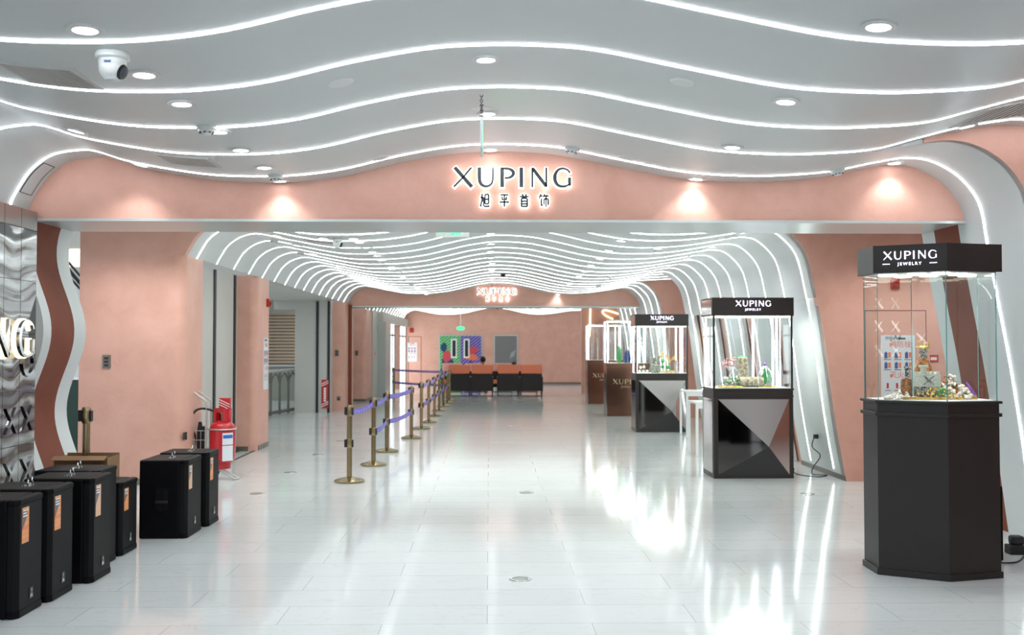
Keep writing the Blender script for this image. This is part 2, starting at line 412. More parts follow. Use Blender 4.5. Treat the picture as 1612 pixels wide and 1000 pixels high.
S_PROF = [(-3.745 + .082*math.cos(2*math.pi*(z-1.71)/1.4), z) for z in [i*.06 for i in range(45)]]
Y_C2 = 12.84
C_LEFT = trace([(342.7,417),(348,403.6),(357.6,389),(372,377),(389,370),(405.6,368),(425,371),(449,376)], Y_C2)
C_MID = trace([(638,463.4),(660.5,464.4),(685,463.7),(710,460.5),(735,454.8),(754.8,450.5),(777,448),(804.8,449.3),(829.6,454),(854.4,459.7),(879.3,463.4),(904,464),(928.9,462.4),(953.7,458.7),(973.5,455.5)], 24.8)
C_LEG = trace([(1215,365),(1235,379.6),(1249.7,397.6),(1258,419),(1264.8,450),(1278,516),(1296,648),(1314.3,752)], 12.0)
C_LEG[-1] = (C_LEG[-1][0], 0.0)
C_LEFT[0] = (-3.5, 2.63)
C_PROF = dens(C_LEFT + C_MID + C_LEG)
i_r = max(range(len(C_PROF)), key=lambda i: C_PROF[i][1] if C_PROF[i][0] > 2.4 else -1)      # right crest
i_l = max(range(len(C_PROF)), key=lambda i: C_PROF[i][1] if C_PROF[i][0] < -2.4 else -1)
ZOPEN = 2.15
C_UP = [p for i, p in enumerate(C_PROF) if i <= i_r or p[1] > ZOPEN]
C_UP.append((C_UP[-1][0]+.008, ZOPEN))
C_LOW = [(C_UP[-1][0], ZOPEN)] + [p for i, p in enumerate(C_PROF) if i > i_r and p[1] < ZOPEN-.01]
C_CORE = C_PROF[i_l:i_r+1]
C_WIDE = [(-7.5, C_CORE[0][1]+.02)] + C_CORE + [(7.5, C_CORE[-1][1]+.02)]
C_RIGHTWIDE = C_PROF[:i_r+1] + [(4.2, C_CORE[-1][1]+.05), (5.6, C_CORE[-1][1]+.05)]
ip = max(range(len(P_PROF)), key=lambda i: P_PROF[i][1] if P_PROF[i][0] > 2.6 else -1)
def zcut(prof, z, side):
    """part of a profile's legs below z"""
    return [p for p in prof if p[1] < z and (p[0] > 0 if side > 0 else p[0] < 0)]
# ------------------------------------------------------------------ setting
struct(MB().box(-24, 9, -4, 46, -.1, 0), 'floor', 'floor')
struct(MB().sheet(N_PROF, -3.0, 7.3), 'ceiling', 'grey', smooth=True)
struct(MB().sheet(P_PROF, 7.3, 8.42), 'ceiling', 'grey', smooth=True)
struct(MB().sheet(C_WIDE, 9.0, 11.66), 'ceiling', 'grey', smooth=True)
struct(MB().sheet(C_UP, 11.62, 19.4), 'ceiling', 'grey', smooth=True)
struct(MB().sheet(C_RIGHTWIDE, 19.4, 21.9), 'ceiling', 'grey', smooth=True)
struct(MB().sheet(C_UP, 21.9, 29.0), 'ceiling', 'grey', smooth=True)
struct(MB().sheet(C_RIGHTWIDE, 29.0, 40.8), 'ceiling', 'grey', smooth=True)
# portal jambs: wavy on the left, leaning on the right, in grey, terracotta, grey
LEGP = [(LEG_NEAR[5][0]-.0, 2.66)] + [p for p in P_PROF if p[0] > 3 and p[1] < 2.64]
for k, (y0, y1, mm) in enumerate([(8.27, 8.42, 'grey'), (8.42, 8.88, 'brown'), (8.88, 9.13, 'grey')]):
    struct(MB().sheet(S_PROF, y0, y1, 0, .1), 'trim_%d' % (k+1), mm, smooth=True)
    if k: struct(MB().sheet(LEGP, y0, y1, 0, .1), 'trim_%d' % (k+4), mm, smooth=True)
# portal beam with the sign
def beam(prof, zb, y0, y1, name):
    pts = [p for p in prof if p[1] >= zb-.001]
    mb = MB()
    L = [(pts[0][0]-.03, zb)] + [(p[0], p[1]+.02) for p in pts] + [(pts[-1][0]+.03, zb)]
    for i in range(len(L)-1):
        a, b = L[i], L[i+1]
        if b[0]-a[0] < 1e-4: continue
        mb.prism([(a[0], zb), (b[0], zb), (b[0], max(b[1], zb+.001)), (a[0], max(a[1], zb+.001))], y0, y1)
    return struct(mb, name, 'pink'), pts[0][0], pts[-1][0]
ZB1 = at(800, 346.5, 8.3).z
_, bx0, bx1 = beam(P_PROF, ZB1, 8.3, 8.5, 'wall_portal')
struct(MB().box(bx0-.05, bx1+.06, 8.27, 8.34, ZB1-.022, ZB1), 'trim_6', 'soffit')
struct(MB().box(bx0-.05, bx1+.06, 8.34, 8.40, ZB1+.0, ZB1+.06), 'trim_7', 'darkgrey')
struct(MB().box(bx0-.05, bx1+.06, 8.40, 9.13, ZB1-.012, ZB1+.06), 'trim_8', 'soffit')
struct(MB().box(-7.5, 7.5, 8.6, 9.0, ZB1+.05, 3.3), 'trim_9', 'grey')
ZB2 = at(780, 482, 24.8).z
_, cx0, cx1 = beam(C_PROF, ZB2, 24.8, 25.6, 'wall_inner')
struct(MB().box(cx0-.02, cx1+.02, 24.78, 25.6, ZB2-.03, ZB2), 'trim_10', 'soffit')
# near pink wall on the right, pierced by the arch
arch = P_PROF[ip-4:]
struct(MB().prism([(p[0], p[1]) for p in arch] + [(6.6, 0), (6.6, 3.35), (arch[0][0], 3.35)], 7.285, 7.36), 'wall_right', 'pink')
struct(MB().box(6.55, 6.65, -3, 11.7, 0, 3.4), 'wall_side', 'pink')
# facing walls of the inner hall
hole_r = [p for i, p in enumerate(C_PROF) if i >= i_r]
struct(MB().prism(hole_r + [(6.6, 0), (6.6, 3.2), (hole_r[0][0], 3.2)], 11.605, 11.75), 'wall_right', 'pink')
hole_l = [p for i, p in enumerate(C_PROF) if i <= i_l]
struct(MB().prism([(-4.69, 2.64), (-3.5, 2.64)] + hole_l + [(hole_l[-1][0], 3.2), (-4.69, 3.2)], 11.5, 11.62), 'wall_left', 'pink')
def pillar(x0, x1, y0, y1, z1, r=.12, name='wall_left'):
    pl = [(x1, y1), (x0, y1), (x0, y0), (x1-r, y0)] + [(x1-r+r*math.sin(a), y0+r-r*math.cos(a)) for a in [math.pi/2*i/8 for i in range(1, 9)]]
    o = struct(MB().prism(pl, 0, z1, 'z'), name, 'pink', smooth=True)
    return o
pillar(-4.69, -3.5, 11.5, 12.24, 2.64)
pillar(-4.0, -3.5, 15.1, 15.9, 2.64)
struct(MB().box(-4.02, -3.62, 15.085, 15.1, 0, .07).box(-3.62, -3.488, 15.22, 15.9, 0, .07), 'baseboard_left', 'skirt')
struct(MB().box(-4.75, -3.62, 11.485, 11.5, 0, .07).box(-3.5, -3.488, 11.63, 12.24, 0, .07), 'baseboard_left', 'skirt')
struct(MB().box(3.9+.35, 6.5, 11.635, 11.65, 0, .06), 'baseboard_right', 'skirt')
# fire shutter recess
struct(MB().box(-3.9, -3.8, 12.24, 15.1, 0, 2.64), 'wall_left', 'wallgrey')
for k, y in enumerate((13.85, 14.93)): struct(MB().box(-3.8, -3.785, y-.05, y+.05, 0, 2.64), 'trim_%d' % (11+k), 'darkgrey')
for k, x in enumerate((-3.78, -3.54)): struct(MB().box(x-.02, x+.02, 12.2, 15.1 if k == 0 else 15.25, 0, .002), 'trim_%d' % (13+k), 'darkgrey')
# opening towards the mall, then the grey return wall with slots
struct(MB().box(-5.1, -3.5, 15.9, 23.75, 2.66, 2.72), 'ceiling', 'wallgrey')
struct(MB().box(-5.1, -4.6, 23.7, 24.2, 2.45, 2.72).box(-4.6, -3.77, 23.7, 24.2, 0, 2.66), 'wall_left', 'wallgrey')
for k, x in enumerate((-4.07, -3.80)): struct(MB().box(x-.03, x+.03, 23.68, 23.7, 0, 2.64), 'trim_%d' % (15+k), 'darkgrey')
struct(MB().box(-3.86, -3.48, 24.1, 25.6, 0, 2.64), 'wall_left', 'pink')
struct(MB().box(-3.48, -3.42, 24.78, 24.9, 0, 2.58), 'trim_17', 'darkgrey')
struct(MB().box(-3.47, -3.40, 24.70, 24.78, 0, 2.60), 'trim_18', 'brown')
struct(MB().box(-4.4, -3.86, 25.6, 28.4, 0, 2.64), 'wall_left', 'wallgrey')
pillar(-4.2, -3.5, 28.4, 29.8, 2.64)
struct(MB().box(-4.1, -3.5, 28.39, 28.4, 0, .07).box(-3.5, -3.49, 28.5, 29.8, 0, .07), 'baseboard_left', 'skirt')
struct(MB().box(-4.2, -3.47, 29.8, 31.1, 0, 2.64), 'wall_left', 'wallgrey')
struct(MB().box(-3.9, -3.22, 31.1, 32.7, 0, 2.33), 'wall_left', 'soffit')
struct(MB().box(-3.9, -3.30, 31.1, 40.8, 2.33, 2.64), 'wall_left', 'wallgrey')
struct(MB().box(-3.9, -3.4, 36.0, 38.0, 0, 2.35), 'wall_left', 'pink')
# daylit glass entrances at the far left
for k, (y0, y1) in enumerate(((32.75, 36.0), (38.0, 40.75))):
    d = MB().box(-3.44, -3.42, y0, y1, 0, 2.33)
    o = d.build('door_%d' % (k+1), 'daylight', None, (-3.43, (y0+y1)/2, 0), world=True); o['kind'] = 'structure'
    fr = MB()
    n = 4 if k == 0 else 2
    for j in range(n+1):
        yy = y0+.03 + (y1-y0-.06)*j/n; fr.box(-3.42, -3.39, yy-.02, yy+.02, 0, 2.33)
    fr.box(-3.42, -3.39, y0, y1, 1.92, 1.98)
    spart(fr, 'door_frame', 'darkmetal', o)
# far wall and its right-hand neighbours
struct(MB().box(-3.9, 5.6, 40.8, 40.95, 0, 3.3), 'wall_far', 'pink')
struct(MB().box(1.3, 5.0, 40.78, 40.8, 0, .08).box(-.3, .2, 40.78, 40.8, 0, .08), 'baseboard_far', 'skirt')
struct(MB().box(3.07, 5.4, 33.0, 33.2, 0, 3.2), 'wall_right', 'pink')
struct(MB().box(5.3, 5.4, 19.4, 33.0, 0, 3.2), 'wall_right', 'pink')
hole2 = [p for i, p in enumerate(C_PROF) if i >= i_r]
struct(MB().prism(hole2 + [(5.4, 0), (5.4, 3.2), (hole2[0][0], 3.2)], 21.88, 22.0), 'wall_right', 'pink')
# lower legs of the inner arches: strips with openings between them
def legs(y0, y1, gaps):
    ys = [y0]
    for a, b in gaps: ys += [a, b]
    ys.append(y1)
    for i in range(0, len(ys), 2):
        struct(MB().sheet(C_LOW, ys[i], ys[i+1], 0, .05), 'wall_right', 'grey', smooth=True)
legs(11.62, 19.4, [(13.26, 13.62), (14.68, 15.2), (16.40, 16.95), (18.2, 18.65)])
legs(21.9, 29.0, [(23.1, 23.5), (26.4, 26.9)])
struct(MB().prism([(C_LOW[0][0]+.07, ZOPEN+.1), (C_LOW[-1][0]+.07, 0), (C_LOW[-1][0]+.2, 0), (C_LOW[0][0]+.2, ZOPEN+.1)], 11.75, 19.4), 'wall_right', 'pink')
struct(MB().prism([(C_LOW[0][0]+.07, ZOPEN+.1), (C_LOW[-1][0]+.07, 0), (C_LOW[-1][0]+.2, 0), (C_LOW[0][0]+.2, ZOPEN+.1)], 22.0, 29.0), 'wall_right', 'pink')
struct(MB().box(C_LOW[-1][0]-.012, C_LOW[-1][0]+.0, 11.62, 13.26, 0, .06), 'baseboard_right', 'skirt')
# mall beyond the openings on the left
struct(MB().box(-24, -3.95, 42, 42.1, 0, 7), 'wall_mall', 'wallgrey')
struct(MB().box(-24.1, -24, -4, 42, 0, 7), 'wall_mall', 'wallgrey')
struct(MB().box(-24, -5.2, 30, 42, 3.3, 3.4), 'ceiling', 'wallgrey')
# ------------------------------------------------------------------ stainless ripple panel wall, near left
pe = 8.27; px_ = -3.725; ztop = at(60, 334, pe).z
pw = thing('steel_feature_wall', (px_, 5.5, 0), 'wall of embossed rippled stainless steel tiles at the left edge, behind the loudspeakers', 'wall panel')
rows = [0.0, .37, .80, 1.24, 1.68, 2.11, 2.53, ztop]
cw = .275
for r in range(len(rows)-1):
    mb = MB()
    k = 0
    y = pe
    while y > 3.2:
        y0 = y-cw
        mb.box(px_-.03, px_, y0+.003, y-.003, rows[r]+.003, rows[r+1]-.003); y = y0
    spart(mb, 'tile_row', 'ripplesteel' if r < 6 else 'mirrorgrey', pw)
spart(MB().box(px_-.06, px_-.03, 3.2, pe, 0, ztop-.01), 'backing', 'soffit', pw)
def emboss(txt, y, z, size):
    mb = MB(); put_text(mb, txt, size, (px_+.004, y, z), right=(0, 1, 0), depth=.02); spart(mb, 'embossed_letter', 'ripplesteel', pw)
for j in range(5):
    yy = pe - cw*(j+.5)
    emboss('X', yy, 0.48, .30); emboss('X', yy, .90, .30)
for j in (0, 3): emboss('O', pe-cw*(j+.5), 1.34, .30)
for j, (g, yy) in enumerate(((5, 7.90), (4, 7.52))):
    lw = wordmark(.29, 0, 0, 0, .03, 0, [g]); lo = wordmark(.29, 0, 0, -.01, .02, .010, [g])
    base = (px_+.05, yy, 1.50)
    ox = GLY[g][0]*.29 + .13
    t_ = thing('sign_letter', base, ('glowing warm white letter G' if g == 5 else 'glowing warm white letter N, cut by the frame edge,') + ' on the rippled steel wall', 'sign letter', 'lit letters on the steel wall')
    for mbx, nm, mm, dx in ((lo, 'halo', 'warmneon', 0), (lw, 'face', 'chrome', .02)):
        q = MB().add([((v[1]*1.0)+dx, (v[0]-ox)*1.0, v[2]) for v in mbx.v], mbx.f); q.build(nm, mm, t_)
# ------------------------------------------------------------------ light lines on the ceiling
def led(prof, y, label, group, wd=.017, hh=.005, mm='led'):
    if y > 12.5: hh = .003
    mb = MB().sheet(prof, y-wd/2, y+wd/2, -hh, .004)
    o = mb.build('light_line', 'lednear' if y < 8.2 else mm, None, (0, y, 3.0), world=True, smooth=False)
    tag(o, label, 'light strip', group); return o
ordn = ['first', 'second', 'third', 'fourth', 'fifth', 'sixth', 'seventh', 'eighth', 'ninth', 'tenth', 'eleventh', 'twelfth', 'thirteenth', 'fourteenth', 'fifteenth', 'sixteenth', 'seventeenth', 'eighteenth', 'nineteenth', 'twentieth', 'twenty-first', 'twenty-second', 'twenty-third', 'twenty-fourth']
leg_to = [p for p in P_PROF if p[1] > .03 or p[0] < 0]
led(leg_to, 7.98, 'white light line nearest the sign beam, running down the right arch leg', 'light lines in front of the sign beam')
for k, y in enumerate((7.07, 6.2, 5.32, 4.45)):
    led(N_PROF[8:], y, 'wavy white near ceiling light line, %s out from the sign beam' % ordn[k+1], 'light lines in front of the sign beam')
for k, y in enumerate((3.55, 2.6, 1.6)):  # out of view, added to carry on the row and light the foreground
    led(N_PROF[8:], y, 'unseen wavy white light line added overhead to light the foreground', 'light lines overhead')
for y in (9.3, 10.0, 10.7, 11.3):  # unseen wider lines, added because the cross passage needs more light
    led(C_WIDE[1:-1], y, 'unseen white light line added behind the sign beam to brighten the passage', 'light lines over the cross passage', .05)
C_led = [p for p in C_PROF if p[0] < 3.6 or p[1] > .04]
k = 0; y = 11.98
while y < 24.7:
    prof = C_led if not (19.4 < y < 21.9) else C_PROF[:i_r+1] + [(4.2, C_CORE[-1][1]+.05)]
    if 13.26 < y < 13.62: prof = C_UP
    led(prof, y, 'glowing arched ceiling line, %s one behind the near sign beam' % ordn[k], 'arched light lines of the inner hall'); k += 1; y += .856
y += .9; k = 0
while y < 40.7:
    prof = C_led if y < 29 else C_PROF[:i_r+1] + [(4.2, C_CORE[-1][1]+.05)]
    led(prof, y, 'far arched ceiling line, %s one behind the distant second sign beam' % ordn[k], 'arched light lines past the second beam'); k += 1; y += .856
# ------------------------------------------------------------------ illuminated wordmarks on the two beams
def sign(x, y, z, label, s=1.0):
    t = thing('wall_sign', (x, y, z), label, 'sign', 'lit wordmark signs on the beams')
    h = .157*s; x0 = -.965/2*s
    for i in range(6):
        spart_ = wordmark(h, x0, .165*s, -.075, -.0585, .0035*s, [i]).build('letter', 'letterdark', t)
        wordmark(h, x0, .165*s, -.058, -.02, .012*s, [i]).build('letter_glow', 'halo', spart_)
    for i in range(4):
        hm = hanmark(.105*s, x0+.215*s, 0, .165*s, -.066, -.051, .12, .001*s, i).build('character', 'letterdark', t)
        hanmark(.105*s, x0+.215*s, 0, .165*s, -.05, -.02, .09, .008*s, i).build('character_glow', 'halo', hm)
    return t
c = at(806, 327, 8.3); sign(c.x, 8.3, c.z, 'large dark lettered XUPING sign with white glow on the near pink beam')
c = at(782, 474.5, 24.8); sign(c.x, 24.8, c.z, 'small distant glowing XUPING sign on the second pink beam')
# ------------------------------------------------------------------ ceiling fixtures
def zprof(prof, x):
    for i in range(len(prof)-1):
        a, b = prof[i], prof[i+1]
        if a[0] <= x <= b[0] and b[0] > a[0]:
            t = (x-a[0])/(b[0]-a[0]); return a[1]+(b[1]-a[1])*t, math.atan2(b[1]-a[1], b[0]-a[0])
    return None
def hit(px, py, near):
    prof = N_PROF if near == 1 else P_PROF if near == 2 else C_PROF
    Y = 2.0 if near else 11.7
    while Y < 60:
        p = at(px, py, Y); q = zprof(prof, p.x)
        if q and p.z >= q[0]: return Vector((p.x, Y, q[0])), q[1]
        Y += .01
    return None
def make_downlight():
    t = thing('downlight', (0, 0, 0), '', 'downlight')
    MB().lathe([(.052, -.006), (.078, -.006), (.078, .004), (.052, .004), (.052, -.006)], n=28, caps=False).build('trim_ring', 'trim', t)
    MB().lathe([(.0, -.004), (.052, -.004), (.052, .003), (.0, .003)], n=24).build('lens', 'glowwhite', t)
    return t
DL = make_downlight(); used = [False]
def downlight(px, py, near, label, group, lamp=1.0, s=1.0, aim=None):
    h_ = hit(px, py, near)
    if not h_: return
    p, sl = h_
    o = DL if not used[0] else copy_tree(DL)
    used[0] = True
    o.location = p - Vector((-math.sin(sl), 0, math.cos(sl)))*.004; o.rotation_euler = (0, -sl, 0); o.scale = (s, s, s)
    o['label'] = label; o['group'] = group
    if lamp:
        ld = bpy.data.lights.new('lamp', 'SPOT'); ld.energy = SPOT*lamp; ld.spot_size = math.radians(112); ld.spot_blend = .7; ld.shadow_soft_size = .04
        ld.color = (.95, .97, 1)
        lo = bpy.data.objects.new('lamp', ld); COL.objects.link(lo); lo.parent = o; lo.location = (0, 0, -.03)
    return o
for k, (x, y) in enumerate([(134,45),(227,116),(286,162),(344,206),(379,235),(416,263),(440,284)]):
    downlight(x, y, 1 if y < 230 else 2, 'round lit downlight, %s from the front in the left near row' % ordn[k], 'downlights in the left near row', 1 if y < 250 else .7)
for k, (x, y) in enumerate([(120,205),(222,259)]):
    downlight(x, y, 1 if k == 0 else 2, ['small lit downlight on the left slope near the edge of the frame', 'small lit downlight on the left slope beside the grey arch panel'][k], 'downlights on the left slope')
for k, (x, y) in enumerate([(765,92),(768,178),(772,235)]):
    downlight(x, y, 1 if k < 2 else 2, ['lit downlight on the ceiling crest, nearest above the hanging sign chain', 'lit downlight just behind the hanging sign chain', 'lit downlight right above the dark wordmark sign'][k], 'downlights along the ceiling crest', (1, 1, .35)[k])
for k, (x, y) in enumerate([(1383,40),(1237,159),(1153,231),(1096,281)]):
    downlight(x, y, 1 if y < 225 else 2, 'round lit downlight, %s from the front in the right near row' % ordn[k], 'downlights in the right near row', 1 if k < 3 else .7)
for k, (x, y) in enumerate([(1522,198),(1408,256)]):
    downlight(x, y, 1 if k == 0 else 2, ['small lit downlight beside the vent at the right', 'small lit downlight at the top of the right arch'][k], 'downlights on the right slope', .6)
corr = {
 'left': [(509,366),(556,371.6),(566,381),(577,389),(586,396),(594,402),(601,409),(610,414.5),(616,420),(626,428),(634.5,436),(643,442),(650,448),(657,453),(664,459),(671,463)],
 'outer left': [(437,371),(468,386),(493,399.5),(513,409),(531.5,420.5),(549,428),(564,436.6),(586,447.5),(596,453),(605,457.5)],
 'centre': [(772,367.4),(773,383.5),(772,395.4),(773,405.4),(774.7,414.5),(774,425),(774.7,432),(774.7,437.6),(775,444)],
 'right': [(977.8,378.6),(959,394),(944.5,407),(931,417.5),(920,427),(911.5,434.4),(903,442),(896.6,447),(889,453),(878,463)],
 'outer right': [(1171.6,366),(1150,374),(1121,388.5),(1110.8,392.5),(1090,402),(1082,407),(1061.7,416),(1053.7,418),(1037,428),(998,444),(984.7,451)]}
for row, pts in corr.items():
    for k, (x, y) in enumerate(pts):
        downlight(x, y, 0, 'inner hall downlight, %s from the front in the %s row' % (ordn[k], row), 'downlights of the %s inner row' % row, 1.6 if k % 3 == 1 and k < len(pts)-1 else .5 if k == len(pts)-1 else 0)
# smoke detectors
def make_detector():
    t = thing('smoke_detector', (0, 0, 0), '', 'smoke detector')
    MB().lathe([(.0, -.016), (.062, -.016), (.062, 0), (.0, 0)], n=24).build('base', 'whiteplastic', t)
    MB().lathe([(.0, -.05), (.022, -.05), (.03, -.04), (.052, -.03), (.052, -.016), (0, -.016)], n=24).build('sensor_head', 'whiteplastic', t)
    v = MB()
    for i in range(8):
        a = i*math.pi/4; v.box(-.006, .006, -.006, .006, -.042, -.03) if False else v.lathe([(.0, -.040), (.007, -.040), (.007, -.028), (0, -.028)], (.040*math.cos(a), .040*math.sin(a), 0), 6)
    v.build('vent_slots', 'darkmetal', t)
    return t
DET = make_detector(); du = [False]
for k, (x, y, nr, lb) in enumerate([(325,200,1,'white smoke detector with a lit downlight beside it, on the second left swell'),(434,276,2,'smoke detector low on the left near the end downlight, above the pink beam'),(901,233,2,'smoke detector right of the ceiling crest above the wordmark sign'),(1318,267,2,'small grey smoke detector near the right arch, above the pink beam'),
      (432,377,0,'smoke detector nearest in the left inner hall arches'),(473.7,396.5,0,'smoke detector second in the left inner hall arches'),(544,431.5,0,'smoke detector third in the left inner hall arches'),(617,423,0,'smoke detector beside the left inner downlight row, nearer one'),(648,447,0,'smoke detector beside the left inner downlight row, farther one'),
      (1035,390.5,0,'smoke detector nearest on the right inner trough'),(960,434.5,0,'smoke detector second on the right inner trough'),(942,449.5,0,'smoke detector third on the right inner trough')]):
    h_ = hit(x, y, nr)
    if not h_: continue
    o = DET if not du[0] else copy_tree(DET); du[0] = True
    o.location = h_[0]; o.rotation_euler = (0, -h_[1], 0); o['label'] = lb; o['group'] = 'ceiling smoke detectors'
# flat white ceiling discs
for k, (x, y, nr, lb) in enumerate([(537,130,1,'plain white disc on the ceiling left of the crest'),(1075,129,1,'plain white disc on the ceiling right of the crest'),(757,170,1,'thin white speaker ring above the hanging sign'),(600,248,2,'faint flat disc left of the sign near the beam'),(988,248,2,'faint flat disc right of the sign near the beam')]):
    p, sl = hit(x, y, nr)
    o = MB().lathe([(0, -.006), (.066, -.006), (.075, 0), (0, .0)], n=28).build('ceiling_disc', 'whiteplastic', None); o.location = p; o.rotation_euler = (0, -sl, 0)
    tag(o, lb, 'ceiling disc', 'blank ceiling discs')
# air vents: frame, slats, dark backing, following the curved ceiling
def vent(corners, near, label, n=20, rng=None):
    prof = N_PROF if near == 1 else P_PROF if near == 2 else C_PROF
    if rng: x0, x1, y0, y1 = rng
    else:
        hs_ = [hit(x, y, near)[0] for x, y in corners]
        x0 = (hs_[0].x+hs_[3].x)/2; x1 = (hs_[1].x+hs_[2].x)/2; y0 = (hs_[0].y+hs_[1].y)/2; y1 = (hs_[2].y+hs_[3].y)/2
    def seg(a_, b_, m_=8): return [(a_+(b_-a_)*i/m_, zprof(prof, a_+(b_-a_)*i/m_)[0]) for i in range(m_+1)]
    t = thing('air_vent', ((x0+x1)/2, (y0+y1)/2, zprof(prof, (x0+x1)/2)[0]), label, 'air vent', 'ceiling air vents')
    spart(MB().sheet(seg(x0, x1), y0, y1, -.002, .002), 'dark_backing', 'darkgrey', t)
    f = .022
    spart(MB().sheet(seg(x0-f, x1+f, 10), y0-f, y0, -.007, .002).sheet(seg(x0-f, x1+f, 10), y1, y1+f, -.007, .002).sheet(seg(x0-f, x0, 1), y0, y1, -.007, .002).sheet(seg(x1, x1+f, 1), y0, y1, -.007, .002), 'frame', 'ventwhite', t)
    s = MB()
    for i in range(n):
        xc = x0 + (x1-x0)*(i+.5)/n; h = (x1-x0)/n*.27; s.sheet(seg(xc-h, xc+h, 1), y0, y1, -.006, -.003)
    spart(s, 'slats', 'ventwhite', t)
M['ventwhite'] = mat('vent_white', (.62, .60, .58), .5)
vent([(4, 99), (113, 108), (150, 135), (50, 129)], 1, 'slatted white air vent nearest the top left corner of the ceiling')
vent([(252, 243), (328, 249.5), (338, 260), (270, 257)], 2 if False else 1, 'slatted white air vent farther back on the left trough')
vent(None, 1, 'slatted air vent on the rising ceiling at the right edge', 18, (3.28, 4.2, 6.40, 6.93))
vent([(480, 377), (521, 377), (528, 382), (492, 382)], 0, 'slatted air vent in the inner hall, nearest the beam', 14)
vent([(541, 413), (572, 414), (578, 417), (552, 416)], 0, 'slatted air vent deeper in the inner hall', 14)
# access panel outline on the left arch
o = None
for i in range(len(P_PROF)-1):
    if P_PROF[i][1] > 2.80: i0 = i; break
for i in range(len(P_PROF)-1):
    if P_PROF[i][1] > 3.05: i1 = i; break
ap = P_PROF[i0:i1+1]
t = thing('access_panel', (ap[0][0], 8.15, ap[0][1]), 'thin lined square access hatch in the curved grey arch at left', 'hatch')
spart(MB().sheet(ap, 8.035, 8.22, -.004, .01), 'hatch_door', 'grey', t)
for ya_ in (8.026, 8.22): spart(MB().sheet(ap, ya_, ya_+.009, -.005, .0), 'seam', 'darkgrey', t)
def lerp2(p, q, t): return (p[0]+(q[0]-p[0])*t, p[1]+(q[1]-p[1])*t)
for q_ in ((ap[0], lerp2(ap[0], ap[1], .12)), (lerp2(ap[-2], ap[-1], .88), ap[-1])): spart(MB().sheet(list(q_), 8.035, 8.22, -.005, .0), 'seam', 'darkgrey', t)

# downlights over the cross passage wash the pink walls
for k, (x, y) in enumerate([(-4.2, 10.6), (-3.2, 10.6), (4.6, 10.7), (5.6, 10.7)]):
    z = C_WIDE[1][1] if x < 0 else C_WIDE[-2][1]
    o = copy_tree(DL); o.location = (x, y, z); o.rotation_euler = (0, 0, 0); o.scale = (1, 1, 1)
    o['label'] = 'lit downlight of the cross passage, hidden above the sign beam'; o['group'] = 'cross passage downlights'
    for ch in o.children:
        if ch.type == 'LIGHT': ch.data = ch.data.copy(); ch.data.energy = 30; ch.data.spot_size = math.radians(140)
